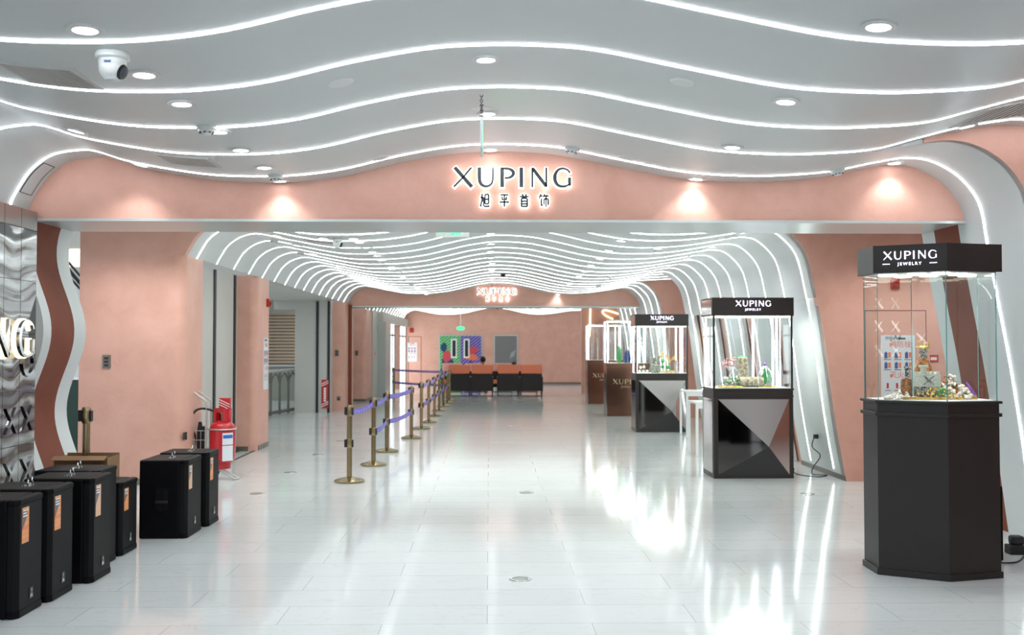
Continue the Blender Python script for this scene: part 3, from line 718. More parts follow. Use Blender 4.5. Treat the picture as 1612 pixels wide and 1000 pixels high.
# ------------------------------------------------------------------ loudspeakers
def make_speaker(w, d, h, bolts=True):
    """grille faces +x; origin at the base, back edge x=0, front x=d; y from 0 to w"""
    t = thing('loudspeaker', (0, 0, 0), '', 'loudspeaker')
    g = .06
    MB().box(0, d-g, 0, w, .0, h).build('cabinet', 'black', t, bevel=.014)
    MB().prism([(d-g, .006), (d-.022, .006), (d-.0, .035), (d-.0, w-.035), (d-.022, w-.006), (d-g, w-.006)], .045, h-.035, 'z').build('grille', 'grille', t)
    MB().prism([(d-g, .0), (d-.02, .0), (d+.004, .033), (d+.004, w-.033), (d-.02, w), (d-g, w)], h-.035, h-.001, 'z').build('top_rim', 'black', t, bevel=.008)
    MB().prism([(d-g, .0), (d-.02, .0), (d+.004, .033), (d+.004, w-.033), (d-.02, w), (d-g, w)], .001, .045, 'z').build('bottom_rim', 'black', t, bevel=.008)
    # side handle on the viewer's side
    hz = h*.50; hx = d*.48; hh = h*.165; hw = .062
    fr = MB(); r = .02
    def rr(a, b, q):
        return [(hx-a+q, hz-b), (hx+a-q, hz-b), (hx+a, hz-b+q), (hx+a, hz+b-q), (hx+a-q, hz+b), (hx-a+q, hz+b), (hx-a, hz+b-q), (hx-a, hz-b+q)]
    fr.prism(rr(hw, hh, .02), -.006, .0)
    ho = fr.build('side_handle', 'black', t)
    MB().prism(rr(hw-.012, hh-.014, .016), -.0068, -.004).build('handle_recess', 'blackgloss', ho)
    MB().box(hx-hw+.012, hx+hw-.012, -.010, -.006, hz-.03, hz-.008).build('grip', 'darkmetal', ho)
    # label sticker on the front grille, near the edge
    sw = .085; sh = h*.30; y0 = .055; zt = h-.055
    st = MB().box(d, d+.003, y0, y0+sw, zt-sh, zt).build('sticker', 'orangesticker', t)
    MB().prism([(y0, zt-.01), (y0, zt-sh*.62), (y0+sw*.72, zt-sh*.25), (y0+sw*.72, zt-.01)], d+.003, d+.0035, 'x').build('sticker_dark_corner', 'stickerdark', st)
    tx = MB(); put_text(tx, 'Full Range', .017, (d+.0045, y0+sw*.45, zt-sh*.11), right=(0, 1, 0), depth=.0005); put_text(tx, 'Speaker 15', .017, (d+.0045, y0+sw*.45, zt-sh*.21), right=(0, 1, 0), depth=.0005)
    tx = MB()
    for q, (a0, a1) in enumerate(((.10, .80), (.10, .62), (.10, .74))): tx.box(d+.0035, d+.0042, y0+sw*a0, y0+sw*a1, zt-sh*(.10+.08*q), zt-sh*(.06+.08*q))
    tx.build('sticker_lines', 'signwhite', st)
    # badge
    by = w*.52
    bd = MB().box(d, d+.004, by-.022, by+.022, .085, .15).build('logo_badge', 'darkmetal', t)
    b2 = MB(); put_text(b2, 'JBL', .026, (d+.0055, by, .092), right=(0, 1, 0), depth=.001); put_text(b2, '!', .04, (d+.0055, by, .114), right=(0, 1, 0), depth=.001); b2.build('logo_letters', 'signwhite', bd)
    if bolts:
        for yy, xx in ((w*.25, d*.60), (w*.62, d*.52)):
            q = MB(); q.tube([(xx, yy, h-.002), (xx, yy, h+.012)], .006, 8); q.ring((xx, yy, h+.028), .017, .0042, (1, .35, 0), 18, 6)
            q.build('eye_bolt', 'chrome', t, smooth=False)
        q = MB(); pts = [(d*.60, w*.25, h+.006), (d*.5, w*.34, h+.004), (d*.58, w*.45, h+.005), (d*.50, w*.55, h+.004), (d*.52, w*.62, h+.006)]
        cc = smooth_curve(pts, 4)
        for i in range(0, len(cc)-1, 2): q.ring(cc[i], .008, .0022, (0, 1, .8 if i % 4 else -.8), 10, 5)
        q.build('safety_chain', 'chrome', t)
    return t
def sticker_mat():
    m = mat('orange_sticker', (.80, .22, .08), .4); nt = m.node_tree; L = nt.links.new; b = nt.nodes['Principled BSDF']
    tc = nt.nodes.new('ShaderNodeTexCoord'); br = nt.nodes.new('ShaderNodeTexBrick')
    mp = nt.nodes.new('ShaderNodeMapping'); mp.inputs['Rotation'].default_value = (0, math.pi/2, 0); mp.inputs['Rotation'].default_value = (math.pi/2, 0, math.pi/2)
    L(tc.outputs['Object'], mp.inputs['Vector']); L(mp.outputs[0], br.inputs['Vector'])
    br.inputs['Scale'].default_value = 14; br.inputs['Color1'].default_value = (.82, .25, .08, 1); br.inputs['Color2'].default_value = (.86, .36, .12, 1); br.inputs['Mortar'].default_value = (.75, .45, .3, 1)
    br.inputs['Mortar Size'].default_value = .03
    L(br.outputs['Color'], b.inputs['Base Color']); return m
M['orangesticker'] = sticker_mat(); M['stickerdark'] = mat('sticker_slate', (.10, .12, .15), .4)
SPK = [  # front x, near y, width, depth, height, label
 (-2.735, 5.87, .35, .45, .69, 'black loudspeaker nearest the viewer at the bottom left, its fine grille mesh showing'),
 (-2.71, 6.25, .36, .45, .70, 'black loudspeaker second from the front of the left row'),
 (-2.650, 6.745, .36, .46, .70, 'black loudspeaker third from the front, standing a little forward of its row'),
 (-2.775, 7.17, .37, .46, .70, 'black loudspeaker fourth from the front, before the cardboard box'),
 (-2.768, 7.60, .36, .42, .555, 'shorter black loudspeaker at the back end of the left row'),
 (-2.488, 8.29, .44, .39, .645, 'black loudspeaker with a large side handle facing the viewer, left of the pair'),
 (-2.460, 8.82, .36, .43, .65, 'black loudspeaker behind the large-handled one, nearest the red cylinder'),
]
for x, y, w_s, d_s, h_s, lb in SPK:
    s = make_speaker(w_s, d_s, h_s, bolts=(h_s > .6)); s.location = (x-d_s, y, 0); s['label'] = lb; s['group'] = 'black loudspeakers on the floor at the left'
# ------------------------------------------------------------------ cardboard box holding a spare barrier post
bc = thing('cardboard_box', (-3.2, 8.13, 0), 'open brown cardboard box behind the loudspeakers, a brass post sticking out', 'box')
bw = (-3.44, -3.02, 7.98, 8.24)
spart(MB().box(bw[0], bw[1], bw[2], bw[2]+.006, 0, .715), 'front_panel', 'cardboard', bc)
spart(MB().box(bw[0], bw[1], bw[3]-.006, bw[3], 0, .715), 'back_panel', 'cardboard', bc)
spart(MB().box(bw[0], bw[0]+.006, bw[2]+.006, bw[3]-.006, 0, .70), 'side_panel', 'cardboard', bc)
spart(MB().box(bw[1]-.006, bw[1], bw[2]+.006, bw[3]-.006, 0, .70), 'side_panel', 'cardboard', bc)
spart(MB().box(bw[0], bw[1], bw[2], bw[3], 0.0, .006), 'bottom', 'cardboard', bc)
spart(MB().add([(bw[0], bw[2], .715), (bw[1], bw[2], .715), (bw[1], bw[2]-.07, .69), (bw[0], bw[2]-.07, .69), (bw[0], bw[2]+.004, .712), (bw[1], bw[2]+.004, .712), (bw[1], bw[2]-.07, .685), (bw[0], bw[2]-.07, .685)], [(0,1,2,3), (7,6,5,4), (0,4,5,1), (3,2,6,7), (0,3,7,4), (1,5,6,2)]), 'flap', 'cardboard', bc)
# ------------------------------------------------------------------ barrier posts
PH = .895
def make_post(base=True):
    t = thing('barrier_post', (0, 0, 0), '', 'barrier post')
    z0 = .05 if base else 0
    if base:
        MB().lathe([(0, 0), (.172, 0), (.176, .008), (.176, .022), (.165, .028), (.06, .055), (.035, .062), (0, .062)], n=40).build('base_disc', 'brass', t, smooth=True)
    p = MB().lathe([(0, z0), (.026, z0), (.026, PH-.03), (0, PH-.03)], n=24)
    for i in range(8):
        a = i*math.pi/4; p.tube([(.026*math.cos(a), .026*math.sin(a), z0), (.026*math.cos(a), .026*math.sin(a), PH-.04)], .005, 6)
    p.build('pole', 'brass', t)
    MB().lathe([(0, PH-.13), (.034, PH-.13), (.036, PH-.12), (.036, PH-.015), (.03, PH), (0, PH)], n=28).build('belt_head', 'brass', t, smooth=True)
    MB().lathe([(0, .40), (.033, .40), (.035, .405), (.035, .50), (.033, .505), (0, .505)], n=28).build('lower_belt_head', 'brass', t, smooth=True)
    for z in (PH-.115, .405):
        MB().box(-.058, -.030, -.024, .024, z, z+.09).build('belt_clip', 'rubber', t)
        MB().box(.030, .044, -.022, .022, z, z+.085).build('belt_clip', 'rubber', t)
    return t
POST = make_post()
spots = [(550,759),(588,733),(609,711.5),(647.6,690.5),(663.3,675.5),(674.8,665.5),(684,655.5),(691.3,647),(698,640),(704,635),(707.5,631),(620,624)]
PW = []
names = ['brass barrier post nearest the viewer, only an upper belt attached', 'second brass barrier post from the front', 'third brass barrier post from the front', 'fourth brass barrier post, where both belts end before the gap',
  'fifth brass barrier post, first one after the gap in the belts', 'sixth brass barrier post from the front', 'seventh brass barrier post from the front', 'eighth brass barrier post from the front', 'ninth brass barrier post from the front', 'tenth brass barrier post, beside the last in line', 'farthest brass barrier post, at the corner by the seats', 'lone brass barrier post at the far left by the bright doors']
posts = []
for k, (x, y) in enumerate(spots):
    p = floor_at(x, y); PW.append(p)
    o = POST if k == 0 else copy_tree(POST)
    o.location = (p.x, p.y, 0); o['label'] = names[k]; o['group'] = 'brass queue barrier posts'; posts.append(o)
bp_ = copy_tree(POST); bp_.location = (-3.24, 8.11, .20); bp_['label'] = 'spare brass barrier post standing in the cardboard box'; bp_['group'] = 'spare brass posts'
for ch in list(bp_.children):
    if ch.name.startswith('base_disc'): bpy.data.objects.remove(ch)
def belt(i, j, z, sag, m, name):
    a, b = PW[i], PW[j]; src = posts[i]; mb = MB(); n = 14; d = (b-a).normalized(); nn = Vector((-d.y, d.x, 0))*.0015
    P = []
    for q in range(n+1):
        t = q/n; c_ = a.lerp(b, t) - a; c_ += d*(.036*(1-2*t)); P.append(Vector((c_.x, c_.y, z - sag*4*t*(1-t))))
    vs = []; 
    for p in P: vs += [p+nn-Vector((0,0,.033)), p+nn+Vector((0,0,.033)), p-nn+Vector((0,0,.033)), p-nn-Vector((0,0,.033))]
    fs = []
    for q in range(n):
        for r in range(4): fs.append((q*4+r, q*4+(r+1) % 4, (q+1)*4+(r+1) % 4, (q+1)*4+r))
    fs += [(3,2,1,0), (n*4, n*4+1, n*4+2, n*4+3)]
    mb.add(vs, fs); o = mb.build(name, m, src)
    mk = MB()
    L = (b-a).length; cnt = max(3, int(L/.16))
    for q in range(1, cnt):
        t = q/cnt; c_ = a.lerp(b, t)-a; zc = z - sag*4*t*(1-t)
        for s_ in (-1, 1):
            n2 = nn.normalized()*.0022*s_; h2 = .011 if q % 2 else .007; w2 = .018
            p0 = c_ + n2; 
            mk.add([p0-d*w2+Vector((0,0,zc-h2)), p0+d*w2+Vector((0,0,zc-h2)), p0+d*w2+Vector((0,0,zc+h2)), p0-d*w2+Vector((0,0,zc+h2))], [(0,1,2,3)])
    mk.build('belt_print', 'beltmark', o)
U, Lw = PH-.075, .45
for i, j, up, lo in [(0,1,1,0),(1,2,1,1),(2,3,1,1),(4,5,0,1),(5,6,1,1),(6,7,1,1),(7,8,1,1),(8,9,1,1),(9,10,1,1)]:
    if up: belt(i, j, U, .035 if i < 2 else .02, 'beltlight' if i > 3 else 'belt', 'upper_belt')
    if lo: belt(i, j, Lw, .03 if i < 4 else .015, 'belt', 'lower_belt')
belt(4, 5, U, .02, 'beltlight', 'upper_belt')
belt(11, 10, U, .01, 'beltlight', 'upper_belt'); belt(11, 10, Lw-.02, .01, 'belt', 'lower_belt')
# ------------------------------------------------------------------ wheeled fire extinguisher
ec = at(350, 700, 11.95); EX, EY = ec.x, 11.95
ext = thing('wheeled_fire_extinguisher', (EX, EY, 0), 'large red wheeled fire extinguisher on a steel trolley beside the pink pillar', 'fire extinguisher')
R_ = .15
cy = MB().lathe([(0, .13), (.10, .13), (.105, .19), (.12, .20), (R_-.01, .225), (R_, .26), (R_, .60), (R_-.015, .65), (R_-.06, .69), (.05, .705), (0, .705)], n=40)
cy.build('cylinder', 'red', ext, smooth=True)
cl = MB()
n = 24
for i in range(n):
    a0, a1 = 2*math.pi*i/n, 2*math.pi*(i+1)/n
    if 4 <= i <= 6 or 16 <= i <= 18: z1_, z0_ = .84, .80
    else: z1_, z0_ = .84, .69
    p = []
    for (r, a, z) in ((.105,a0,z0_),(.105,a1,z0_),(.105,a1,z1_),(.105,a0,z1_),(.098,a0,z0_),(.098,a1,z0_),(.098,a1,z1_),(.098,a0,z1_)): p.append((r*math.cos(a), r*math.sin(a), z))
    cl.add(p, [(0,1,2,3),(7,6,5,4),(0,4,5,1),(3,2,6,7),(1,5,6,2),(0,3,7,4)])
cl.build('valve_collar', 'red', ext)
MB().lathe([(0, .69), (.03, .69), (.03, .78), (.045, .78), (.045, .80), (0, .80)], n=16).build('valve', 'brass', ext)
MB().box(-.035, .09, -.03, .03, .80, .965).build('red_sleeve', 'redplastic', ext)
sv = MB()
for q in range(3): sv.prism([(-.035, .945-.03*q), (.09, .885-.03*q), (.09, .893-.03*q), (-.035, .953-.03*q)], -.032, -.030)
sv.build('sleeve_stripes', 'signwhite', ext)
MB().ring((0, 0, .60), R_+.008, .009, (0, 0, 1), 36, 8).build('clamp_ring', 'steel', ext)
# label wrapped on the front-right
lb = MB(); 
for (z0_, z1_) in ((.23, .41), (.42, .56)):
    pts = []
    for q in range(9):
        a = math.radians(-75 + 52*q/8); pts.append(((R_+.002)*math.cos(a), (R_+.002)*math.sin(a)))
    vs = [(x, y, z0_) for x, y in pts] + [(x, y, z1_) for x, y in pts]
    lb.add(vs, [(q, q+1, q+10, q+9) for q in range(8)])
lb.build('instruction_label', 'paperwhite', ext)
l2 = MB(); pts = [((R_+.0035)*math.cos(math.radians(-72+46*q/8)), (R_+.0035)*math.sin(math.radians(-72+46*q/8))) for q in range(9)]
l2.add([(x, y, .495) for x, y in pts]+[(x, y, .535) for x, y in pts], [(q, q+1, q+10, q+9) for q in range(8)])
M['bluelabel'] = mat('blue_label', (.03, .16, .5), .4); l2.build('blue_label_band', 'bluelabel', ext)
fx = -R_-.03
fm = MB()
fm.tube([(fx, -.04, .09), (fx, -.04, .92)], .011, 8)
fm.tube([(fx, .16, .09), (fx, .16, .92)], .011, 8)
fm.tube([(fx, -.04, .92), (fx-.16, -.04, 1.04), (fx-.19, -.03, 1.055), (fx-.19, .15, 1.055), (fx-.16, .16, 1.04), (fx, .16, .92)], .011, 8)
fm.tube([(fx, -.04, .60), (0, -R_-.015, .60)], .009, 6).tube([(fx, .16, .6), (0, R_+.012, .60)], .009, 6)
fm.build('trolley_frame', 'steel', ext)
ft = MB().tube([(fx, -.04, .12), (-.02, -.06, .115), (.17, -.075, .012), (.19, -.06, .012), (.19, .06, .012), (.17, .075, .012), (-.02, .06, .115), (fx, .16, .12)], .011, 8)
ft.build('foot_bar', 'steel', ext)
for yy in (-.10, .20):
    wv_ = MB().lathe([(0, -.018), (.05, -.018), (.075, -.012), (.08, 0), (.075, .012), (.05, .018), (0, .018)], c=(fx+.02, yy, .08), n=28, axis='y'); wv_.build('wheel', 'rubber', ext, smooth=True)
hs = MB().tube(smooth_curve([(-.06, -.03, .80), (-.20, -.04, .84), (-.30, -.04, .82), (-.36, -.03, .73), (-.36, -.02, .62), (-.32, -.01, .52), (-.30, 0, .40)], 5), .013, 8); hs.build('hose', 'rubber', ext)
nz_ = MB().tube([(-.27, .02, .20), (-.27, .02, .58), (-.27, .02, .68)], [.04, .035, .02], 12).tube([(-.225, .0, .2), (-.225, .0, .63)], .018, 8); nz_.build('nozzle', 'rubber', ext)
bk = MB(); bx0_, bx1_, by0, by1 = fx-.16, fx-.012, -.05, .12
for z in (.14, .25, .36, .47, .58):
    for a_, b_ in (((bx0_, by0), (bx1_, by0)), ((bx1_, by0), (bx1_, by1)), ((bx1_, by1), (bx0_, by1)), ((bx0_, by1), (bx0_, by0))): bk.tube([(a_[0], a_[1], z), (b_[0], b_[1], z)], .0035, 5)
for q in range(4):
    x = bx0_+(bx1_-bx0_)*q/3
    for yy in (by0, by1): bk.tube([(x, yy, .14), (x, yy, .58)], .0035, 5)
bk.build('wire_basket', 'steel', ext)
# ------------------------------------------------------------------ display cases
def hexring(pts, off):
    """offset a convex polygon outward"""
    n = len(pts); out = []
    for i in range(n):
        p0, p1, p2 = [Vector(pts[(i+k) % n]).to_2d() for k in (-1, 0, 1)]
        d1 = (p1-p0).normalized(); d2 = (p2-p1).normalized()
        n1 = Vector((d1.y, -d1.x)); n2 = Vector((d2.y, -d2.x)); b_ = (n1+n2).normalized()
        out.append(tuple(p1 + b_*off/max(.3, b_.dot(n1))))
    return out
A_ = Vector((2.702, 7.19)); B_ = Vector((2.695, 6.892)); C_ = Vector((3.10, 6.665)); D_ = Vector((3.515, 6.765))
cen = (A_+D_)/2
HEX = [A_, B_, C_, D_, 2*cen-B_, 2*cen-C_]
HEX = [tuple(p-cen) for p in HEX]
case = thing('display_case', (cen.x, cen.y, 0), 'tall six-sided dark glass display case nearest the viewer, at the right edge', 'display case')
HEXI = hexring(HEX, -.012)
MB().prism(hexring(HEX, .0), 0, .045, 'z').build('plinth', 'casebrown', case, bevel=.004)
MB().prism(HEXI, .045, 1.10, 'z').build('cabinet', 'casebrown', case)
MB().prism(hexring(HEX, .004), 1.10, 1.125, 'z').build('lower_ledge', 'casebrown', case, bevel=.003)
MB().prism(HEXI, 1.125, 1.19, 'z').build('frieze', 'casebrown', case)
MB().prism(hexring(HEX, .006), 1.19, 1.208, 'z').build('top_ledge', 'casebrown', case, bevel=.003)
HEXG = hexring(HEX, -.02)
MB().prism(hexring(HEX, -.03), 1.208, 1.212, 'z').build('display_floor', 'signwhite', case)
GZ0, GZ1 = 1.208, 2.095
for i in range(6):
    p, q = Vector(HEXG[i]), Vector(HEXG[(i+1) % 6]); d_ = (q-p).normalized(); n_ = Vector((d_.y, -d_.x))
    p2, q2 = p + d_*.004, q - d_*.004
    g_ = MB().prism([tuple(p2), tuple(q2), tuple(q2-n_*.006), tuple(p2-n_*.006)], GZ0, GZ1, 'z').build('glass_pane', 'glass', case)
    e_ = MB().prism([tuple(p+n_*.0005), tuple(p+d_*.004), tuple(p+d_*.004-n_*.006), tuple(p-n_*.006)], GZ0, GZ1, 'z').build('glass_edge', 'glassedge', case)
HD = hexring(HEX, .012)
MB().prism(HD, GZ1, 2.285, 'z').build('header', 'casebrown', case)
MB().prism(hexring(HEX, -.02), GZ1-.004, GZ1, 'z').build('header_soffit', 'signwhite', case)
for k, (x, y) in enumerate([(-.28, .02), (-.13, -.12), (.03, .05), (.0, -.2), (.17, -.10), (.29, .02), (-.12, .14)]):
    MB().lathe([(0, GZ1-.014), (.06, GZ1-.014), (.065, GZ1-.004), (0, GZ1-.004)], c=(x, y, 0), n=24).build('puck_light', 'pucklight', case)
for (x, y) in ((-.2, 0), (.2, 0)):
    ld = bpy.data.lights.new('case_lamp', 'SPOT'); ld.energy = 12; ld.spot_size = math.radians(110); ld.spot_blend = .5; ld.shadow_soft_size = .05
    lo = bpy.data.objects.new('case_lamp', ld); COL.objects.link(lo); lo.parent = case; lo.location = (x, y, GZ1-.03)
# wordmark on the face B-C
def mark_on_face(parent, p, q, zc, h, m1, jew=True, lines=True, dz=0):
    p, q = Vector(p), Vector(q); d_ = (q-p).normalized(); n_ = Vector((d_.y, -d_.x)); mid = (p+q)/2
    def put(mb, nm, mm):
        vs = [tuple(Vector((mid.x, mid.y, 0)) + Vector((d_.x, d_.y, 0))*v[0] + Vector((n_.x, n_.y, 0))*(-v[1]) + Vector((0, 0, v[2]))) for v in mb.v]
        return MB().add(vs, mb.f).build(nm, mm, parent)
    put(wordmark(h, -3.05*h, zc, -.007, -.0005), 'wordmark', m1)
    if jew:
        t_ = MB(); vs, fs = text_geo('JEWELRY', h*.52, .002, 1.45); t_.add([(v[0], v[1]-.004, v[2]+zc-h*.76) for v in vs], fs); put(t_, 'tagline', m1)
    if lines:
        for s_ in (-1, 1): put(MB().box(s_*2.75*h-.42*h, s_*2.75*h+.42*h, -.006, -.001, zc-h*.60, zc-h*.54), 'dash', m1)
mark_on_face(case, HD[1], HD[2], 2.185, .055, 'violetlit')
# frosted crosses on the rear panes
def crosses(i, us, zs):
    p, q = Vector(HEXG[i]), Vector(HEXG[(i+1) % 6]); d_ = (q-p).normalized(); n_ = Vector((d_.y, -d_.x))
    for z in zs:
        for u in us:
            c_ = p.lerp(q, u); mb = MB()
            for pts, ws in (([(.03, .04), (-.035, -.04)], [.014, .02]), ([(-.03, .035), (.03, -.04)], [.006, .008])):
                r_ = MB().ribbon(pts, ws, -.001, .001); mb.add([tuple(Vector((c_.x, c_.y, z)) + Vector((d_.x, d_.y, 0))*v[0] - Vector((n_.x, n_.y, 0))*(v[1]+.010) + Vector((0, 0, v[2]))) for v in r_.v], r_.f)
            mb.build('frosted_cross', 'frost', case)
M['frost'] = mat('frosted_film', (.8, .66, .62), .6, alpha=.16)
crosses(5, (.36, .71), (1.55, 1.73, 1.90)); crosses(4, (.85,), (1.64,))
# jewelled castle
base = Vector((cen.x, cen.y, 1.212))
def ct(px_, py_, Y=6.95): return at(px_, py_, Y)
def pearl_heap(name, cx, cy_, rx, ry, rz, n, r0, r1, m, parent):
    mb = MB()
    for i in range(n):
        u = random.random()*2*math.pi; v = random.random(); rr_ = math.sqrt(random.random())
        z = rz*(1-rr_)*random.uniform(.5, 1); r = random.uniform(r0, r1)
        mb.ball((cx+rx*rr_*math.cos(u), cy_+ry*rr_*math.sin(u), max(r, z)), r, 6, 4)
    o = mb.build(name, m, parent); o['kind'] = 'stuff'; return o
cs = thing('jewelled_castle', base, 'sculpted castle of gold, pearls and amber stones inside the nearest glass case', 'ornament')
c0 = ct(1456, 630); gx = c0.x-base.x
MB().prism([(gx-.20, -.14), (gx+.34, -.10), (gx+.30, .1), (gx-.1, .12)], 0, .02, 'z').build('base_tray', 'gold', cs)
tower = MB().lathe([(0, .0), (.068, .0), (.068, .15), (.060, .20), (.04, .25), (.034, .27), (0, .27)], c=(gx+.03, .06, .02), n=20); tower.build('amber_dome', 'amber', cs, smooth=True)
MB().lathe([(0, 0), (.026, 0), (.026, .075), (0, .075)], c=(gx+.03, .06, .285), n=14).build('tower_shaft', 'jewelblack', cs)
MB().lathe([(0, 0), (.04, 0), (.046, .012), (.04, .022), (0, .022)], c=(gx+.03, .06, .355), n=18).build('tower_rim', 'gold', cs)
cr = MB()
for i in range(6):
    a = i*math.pi/3; cr.tube([(gx+.03+.036*math.cos(a), .06+.036*math.sin(a), .372), (gx+.03+.046*math.cos(a), .06+.046*math.sin(a), .415)], [.006, .002], 6)
cr.build('crown', 'gold', cs)
wl = MB().box(gx-.09, gx+.085, -.09, -.05, .09, .18)
for i in range(5): wl.box(gx-.09+.0365*i, gx-.07+.0365*i, -.09, -.05, .18, .195)
wl.build('gate_wall', 'ivorypearl', cs)
gt = MB().ribbon([(gx-.035, .165), (gx+.035, .105)], .012, -.096, -.09).ribbon([(gx+.035, .165), (gx-.035, .105)], .006, -.096, -.09); gt.build('gate_cross', 'jewelblack', cs)
MB().box(gx-.085, gx+.08, -.095, -.04, .02, .09).build('gate_base', 'jewelblack', cs)
MB().lathe([(0, 0), (.02, 0), (.02, .055), (.033, .062), (.033, .075), (0, .075)], c=(gx-.02, -.055, .165), n=16).build('pearl_turret', 'ivorypearl', cs)
MB().lathe([(0, 0), (.018, 0), (.018, .06), (.026, .065), (.026, .08), (0, .08)], c=(gx-.11, .0, .15), n=14).build('side_turret', 'jewelblack', cs)
MB().lathe([(0, 0), (.04, 0), (.035, .12), (0, .13)], c=(gx-.12, .0, .02), n=14).build('side_tower', 'amber', cs)
wh = MB()
wh.ring((gx+.09, -.11, .045), .032, .006, (0, 1, 0), 24, 6)
for i in range(6): a = i*math.pi/6; wh.tube([(gx+.09-.03*math.cos(a), -.11, .045-.03*math.sin(a)), (gx+.09+.03*math.cos(a), -.11, .045+.03*math.sin(a))], .003, 5)
wh.build('wheel_ornament', 'leafgreen', cs)
pearl_heap('pearl_mound', gx+.20, -.02,   .16, .10, .19, 240, .008, .017, 'pearl', cs)
pearl_heap('pearl_mound', gx-.18, -.05, .12, .07, .07, 70, .008, .014, 'pearl', cs)
pearl_heap('amber_mound', gx+.18, 0, .15, .10, .19, 90, .009, .015, 'amber', cs)
pearl_heap('gold_beads', gx+.04, -.10, .24, .05, .10, 110, .006, .011, 'gold', cs)
MB().tube(smooth_curve([(gx+.28, -.06, .12), (gx+.31, -.07, .07), (gx+.35, -.06, .02)], 5), .008, 6).build('violet_strand', 'violetgem', cs)
# mirror-faceted cases further back
def make_case(style):
    w_, d_, = .96, .60
    t = thing('display_case', (0, 0, 0), '', 'display case')
    ch = .04
    if style == 'black':
        zg0, zg1, zt_ = 1.075, 1.945, 2.165
        MB().box(0, w_, 0, d_, .0, zg0-.10).build('cabinet', 'casebody', t)
        MB().box(-.006, w_+.006, -.006, d_+.006, zg0-.10, zg0-.085).box(0, w_, 0, d_, zg0-.085, zg0-.02).build('frieze', 'casebody', t)
        MB().box(-.010, w_+.010, -.010, d_+.006, zg0-.02, zg0).build('top_ledge', 'casebody', t, bevel=.003)
        # inset facets: silver top triangle, dark mirror left, black bottom, clear mirror right
        x0, x1, z0, z1 = .055, w_-.05, .045, zg0-.13; ax, az = .655, .38; yb, ya = -.001, -.032
        P = {'tl': (x0, yb, z1), 'tr': (x1, yb, z1), 'bl': (x0, yb, z0), 'br': (x1, yb, z0), 'a': (ax, ya, az)}
        for nm, (i, j), mm in (('silver_facet', ('tl', 'tr'), 'mirrorgrey'), ('dark_mirror_facet', ('bl', 'tl'), 'mirrordark'), ('black_facet', ('br', 'bl'), 'facetblack'), ('mirror_facet', ('tr', 'br'), 'mirrorpink')):
            a_, b_, c_ = P[i], P[j], P['a']
            MB().add([a_, b_, c_, (a_[0], 0, a_[2]), (b_[0], 0, b_[2]), (c_[0], 0, c_[2])], [(0, 1, 2), (3, 5, 4), (0, 3, 4, 1), (1, 4, 5, 2), (2, 5, 3, 0)]).build(nm, mm, t)
        for xx in (0, w_): MB().box(xx-(.0045 if xx == 0 else -.0005), xx+(-.0005 if xx == 0 else .0045), .05, d_-.05, .06, zg0-.13).build('side_mirror', 'mirrordark', t)
        MB().box(-.012, w_+.012, -.012, d_+.006, zg1, zt_).build('header', 'casebody', t)
        MB().box(-.0135, -.012, .03, d_-.03, zg1+.02, zt_-.02).build('header_side_mirror', 'mirrorpink', t)
        MB().box(.02, w_-.02, .02, d_-.02, zg1-.006, zg1).build('light_panel', 'pucklight', t)
        for xx in (.0, w_-.022):
            MB().box(xx, xx+.022, 0, .022, zg0, zg1).build('corner_post', 'casebody', t)
        mark_on_face(t, (0, -.012), (w_, -.012), zg1+.115, .068, 'violetlit', True, False)
    else:
        zg0, zg1, zt_ = 1.19, 2.13, 2.16
        MB().box(0, w_, 0, d_, 0.0, zg0-.0).build('cabinet', 'bronze', t)
        MB().box(-.012, w_+.012, -.012, .0, zg0-.10, zg0).build('frieze', 'bronze', t, bevel=.008)
        for xx in (-.012, w_-.01): MB().box(xx, xx+.022, -.012, .01, 0, zg0-.1).build('corner_strip', 'chrome', t)
        MB().box(0, w_, 0, d_, zg1, zt_).build('top_frame', 'chrome', t)
        MB().box(.05, w_-.05, .05, d_-.05, zg1-.006, zg1).build('light_panel', 'pucklight', t)
        for xx in (.0, w_-.02):
            for yy in (0, d_-.02): MB().box(xx, xx+.02, yy, yy+.02, zg0, zg1).build('corner_post', 'chrome', t)
        mark_on_face(t, (0, -.001), (w_, -.001), zg0-.47, .11, 'goldletter', True, False)
    for nm, b_ in (('front', (.022, w_-.022, .004, .010)), ('back', (.022, w_-.022, d_-.010, d_-.004))):
        MB().box(b_[0], b_[1], b_[2], b_[3], zg0, zg1-.007).build('glass_pane', 'glass', t)
    for xx in (.004, w_-.010): MB().box(xx, xx+.006, .024, d_-.024, zg0, zg1-.007).build('glass_pane', 'glass', t)
    MB().box(.012, w_-.012, .012, d_-.012, zg0, zg0+.004).build('display_floor', 'signwhite', t)
    for xx, yy in ((.035, d_-.04), (.63, d_-.04), (.785, .24), (.035, .12), (w_-.03, d_-.04)):
        MB().tube([(xx, yy, zg0+.004), (xx, yy, zg1-.007)], .011, 8).build('tube_light', 'casetube', t)
    ld = bpy.data.lights.new('case_lamp', 'POINT'); ld.energy = 2; ld.shadow_soft_size = .2; ld.color = (.9, .9, 1)
    lo = bpy.data.objects.new('case_lamp', ld); COL.objects.link(lo); lo.parent = t; lo.location = (w_/2, d_/2, zg1-.1)
    return t
CB = make_case('black'); CB.location = (2.683, 11.87, 0); CB['label'] = 'black mirror-faceted display case with a lit glass top, right of centre by the leaning arches'; CB['group'] = 'faceted display cases'
CC = copy_tree(CB); CC.location = (2.695, 18.24, 0); CC['label'] = 'black mirror-faceted display case farther back, in front of the bronze ones'
CD = make_case('bronze'); CD.location = (2.645, 22.39, 0); CD['label'] = 'nearer bronze-fronted display case with gold lettering, partly behind the black one'; CD['group'] = 'bronze display cases'
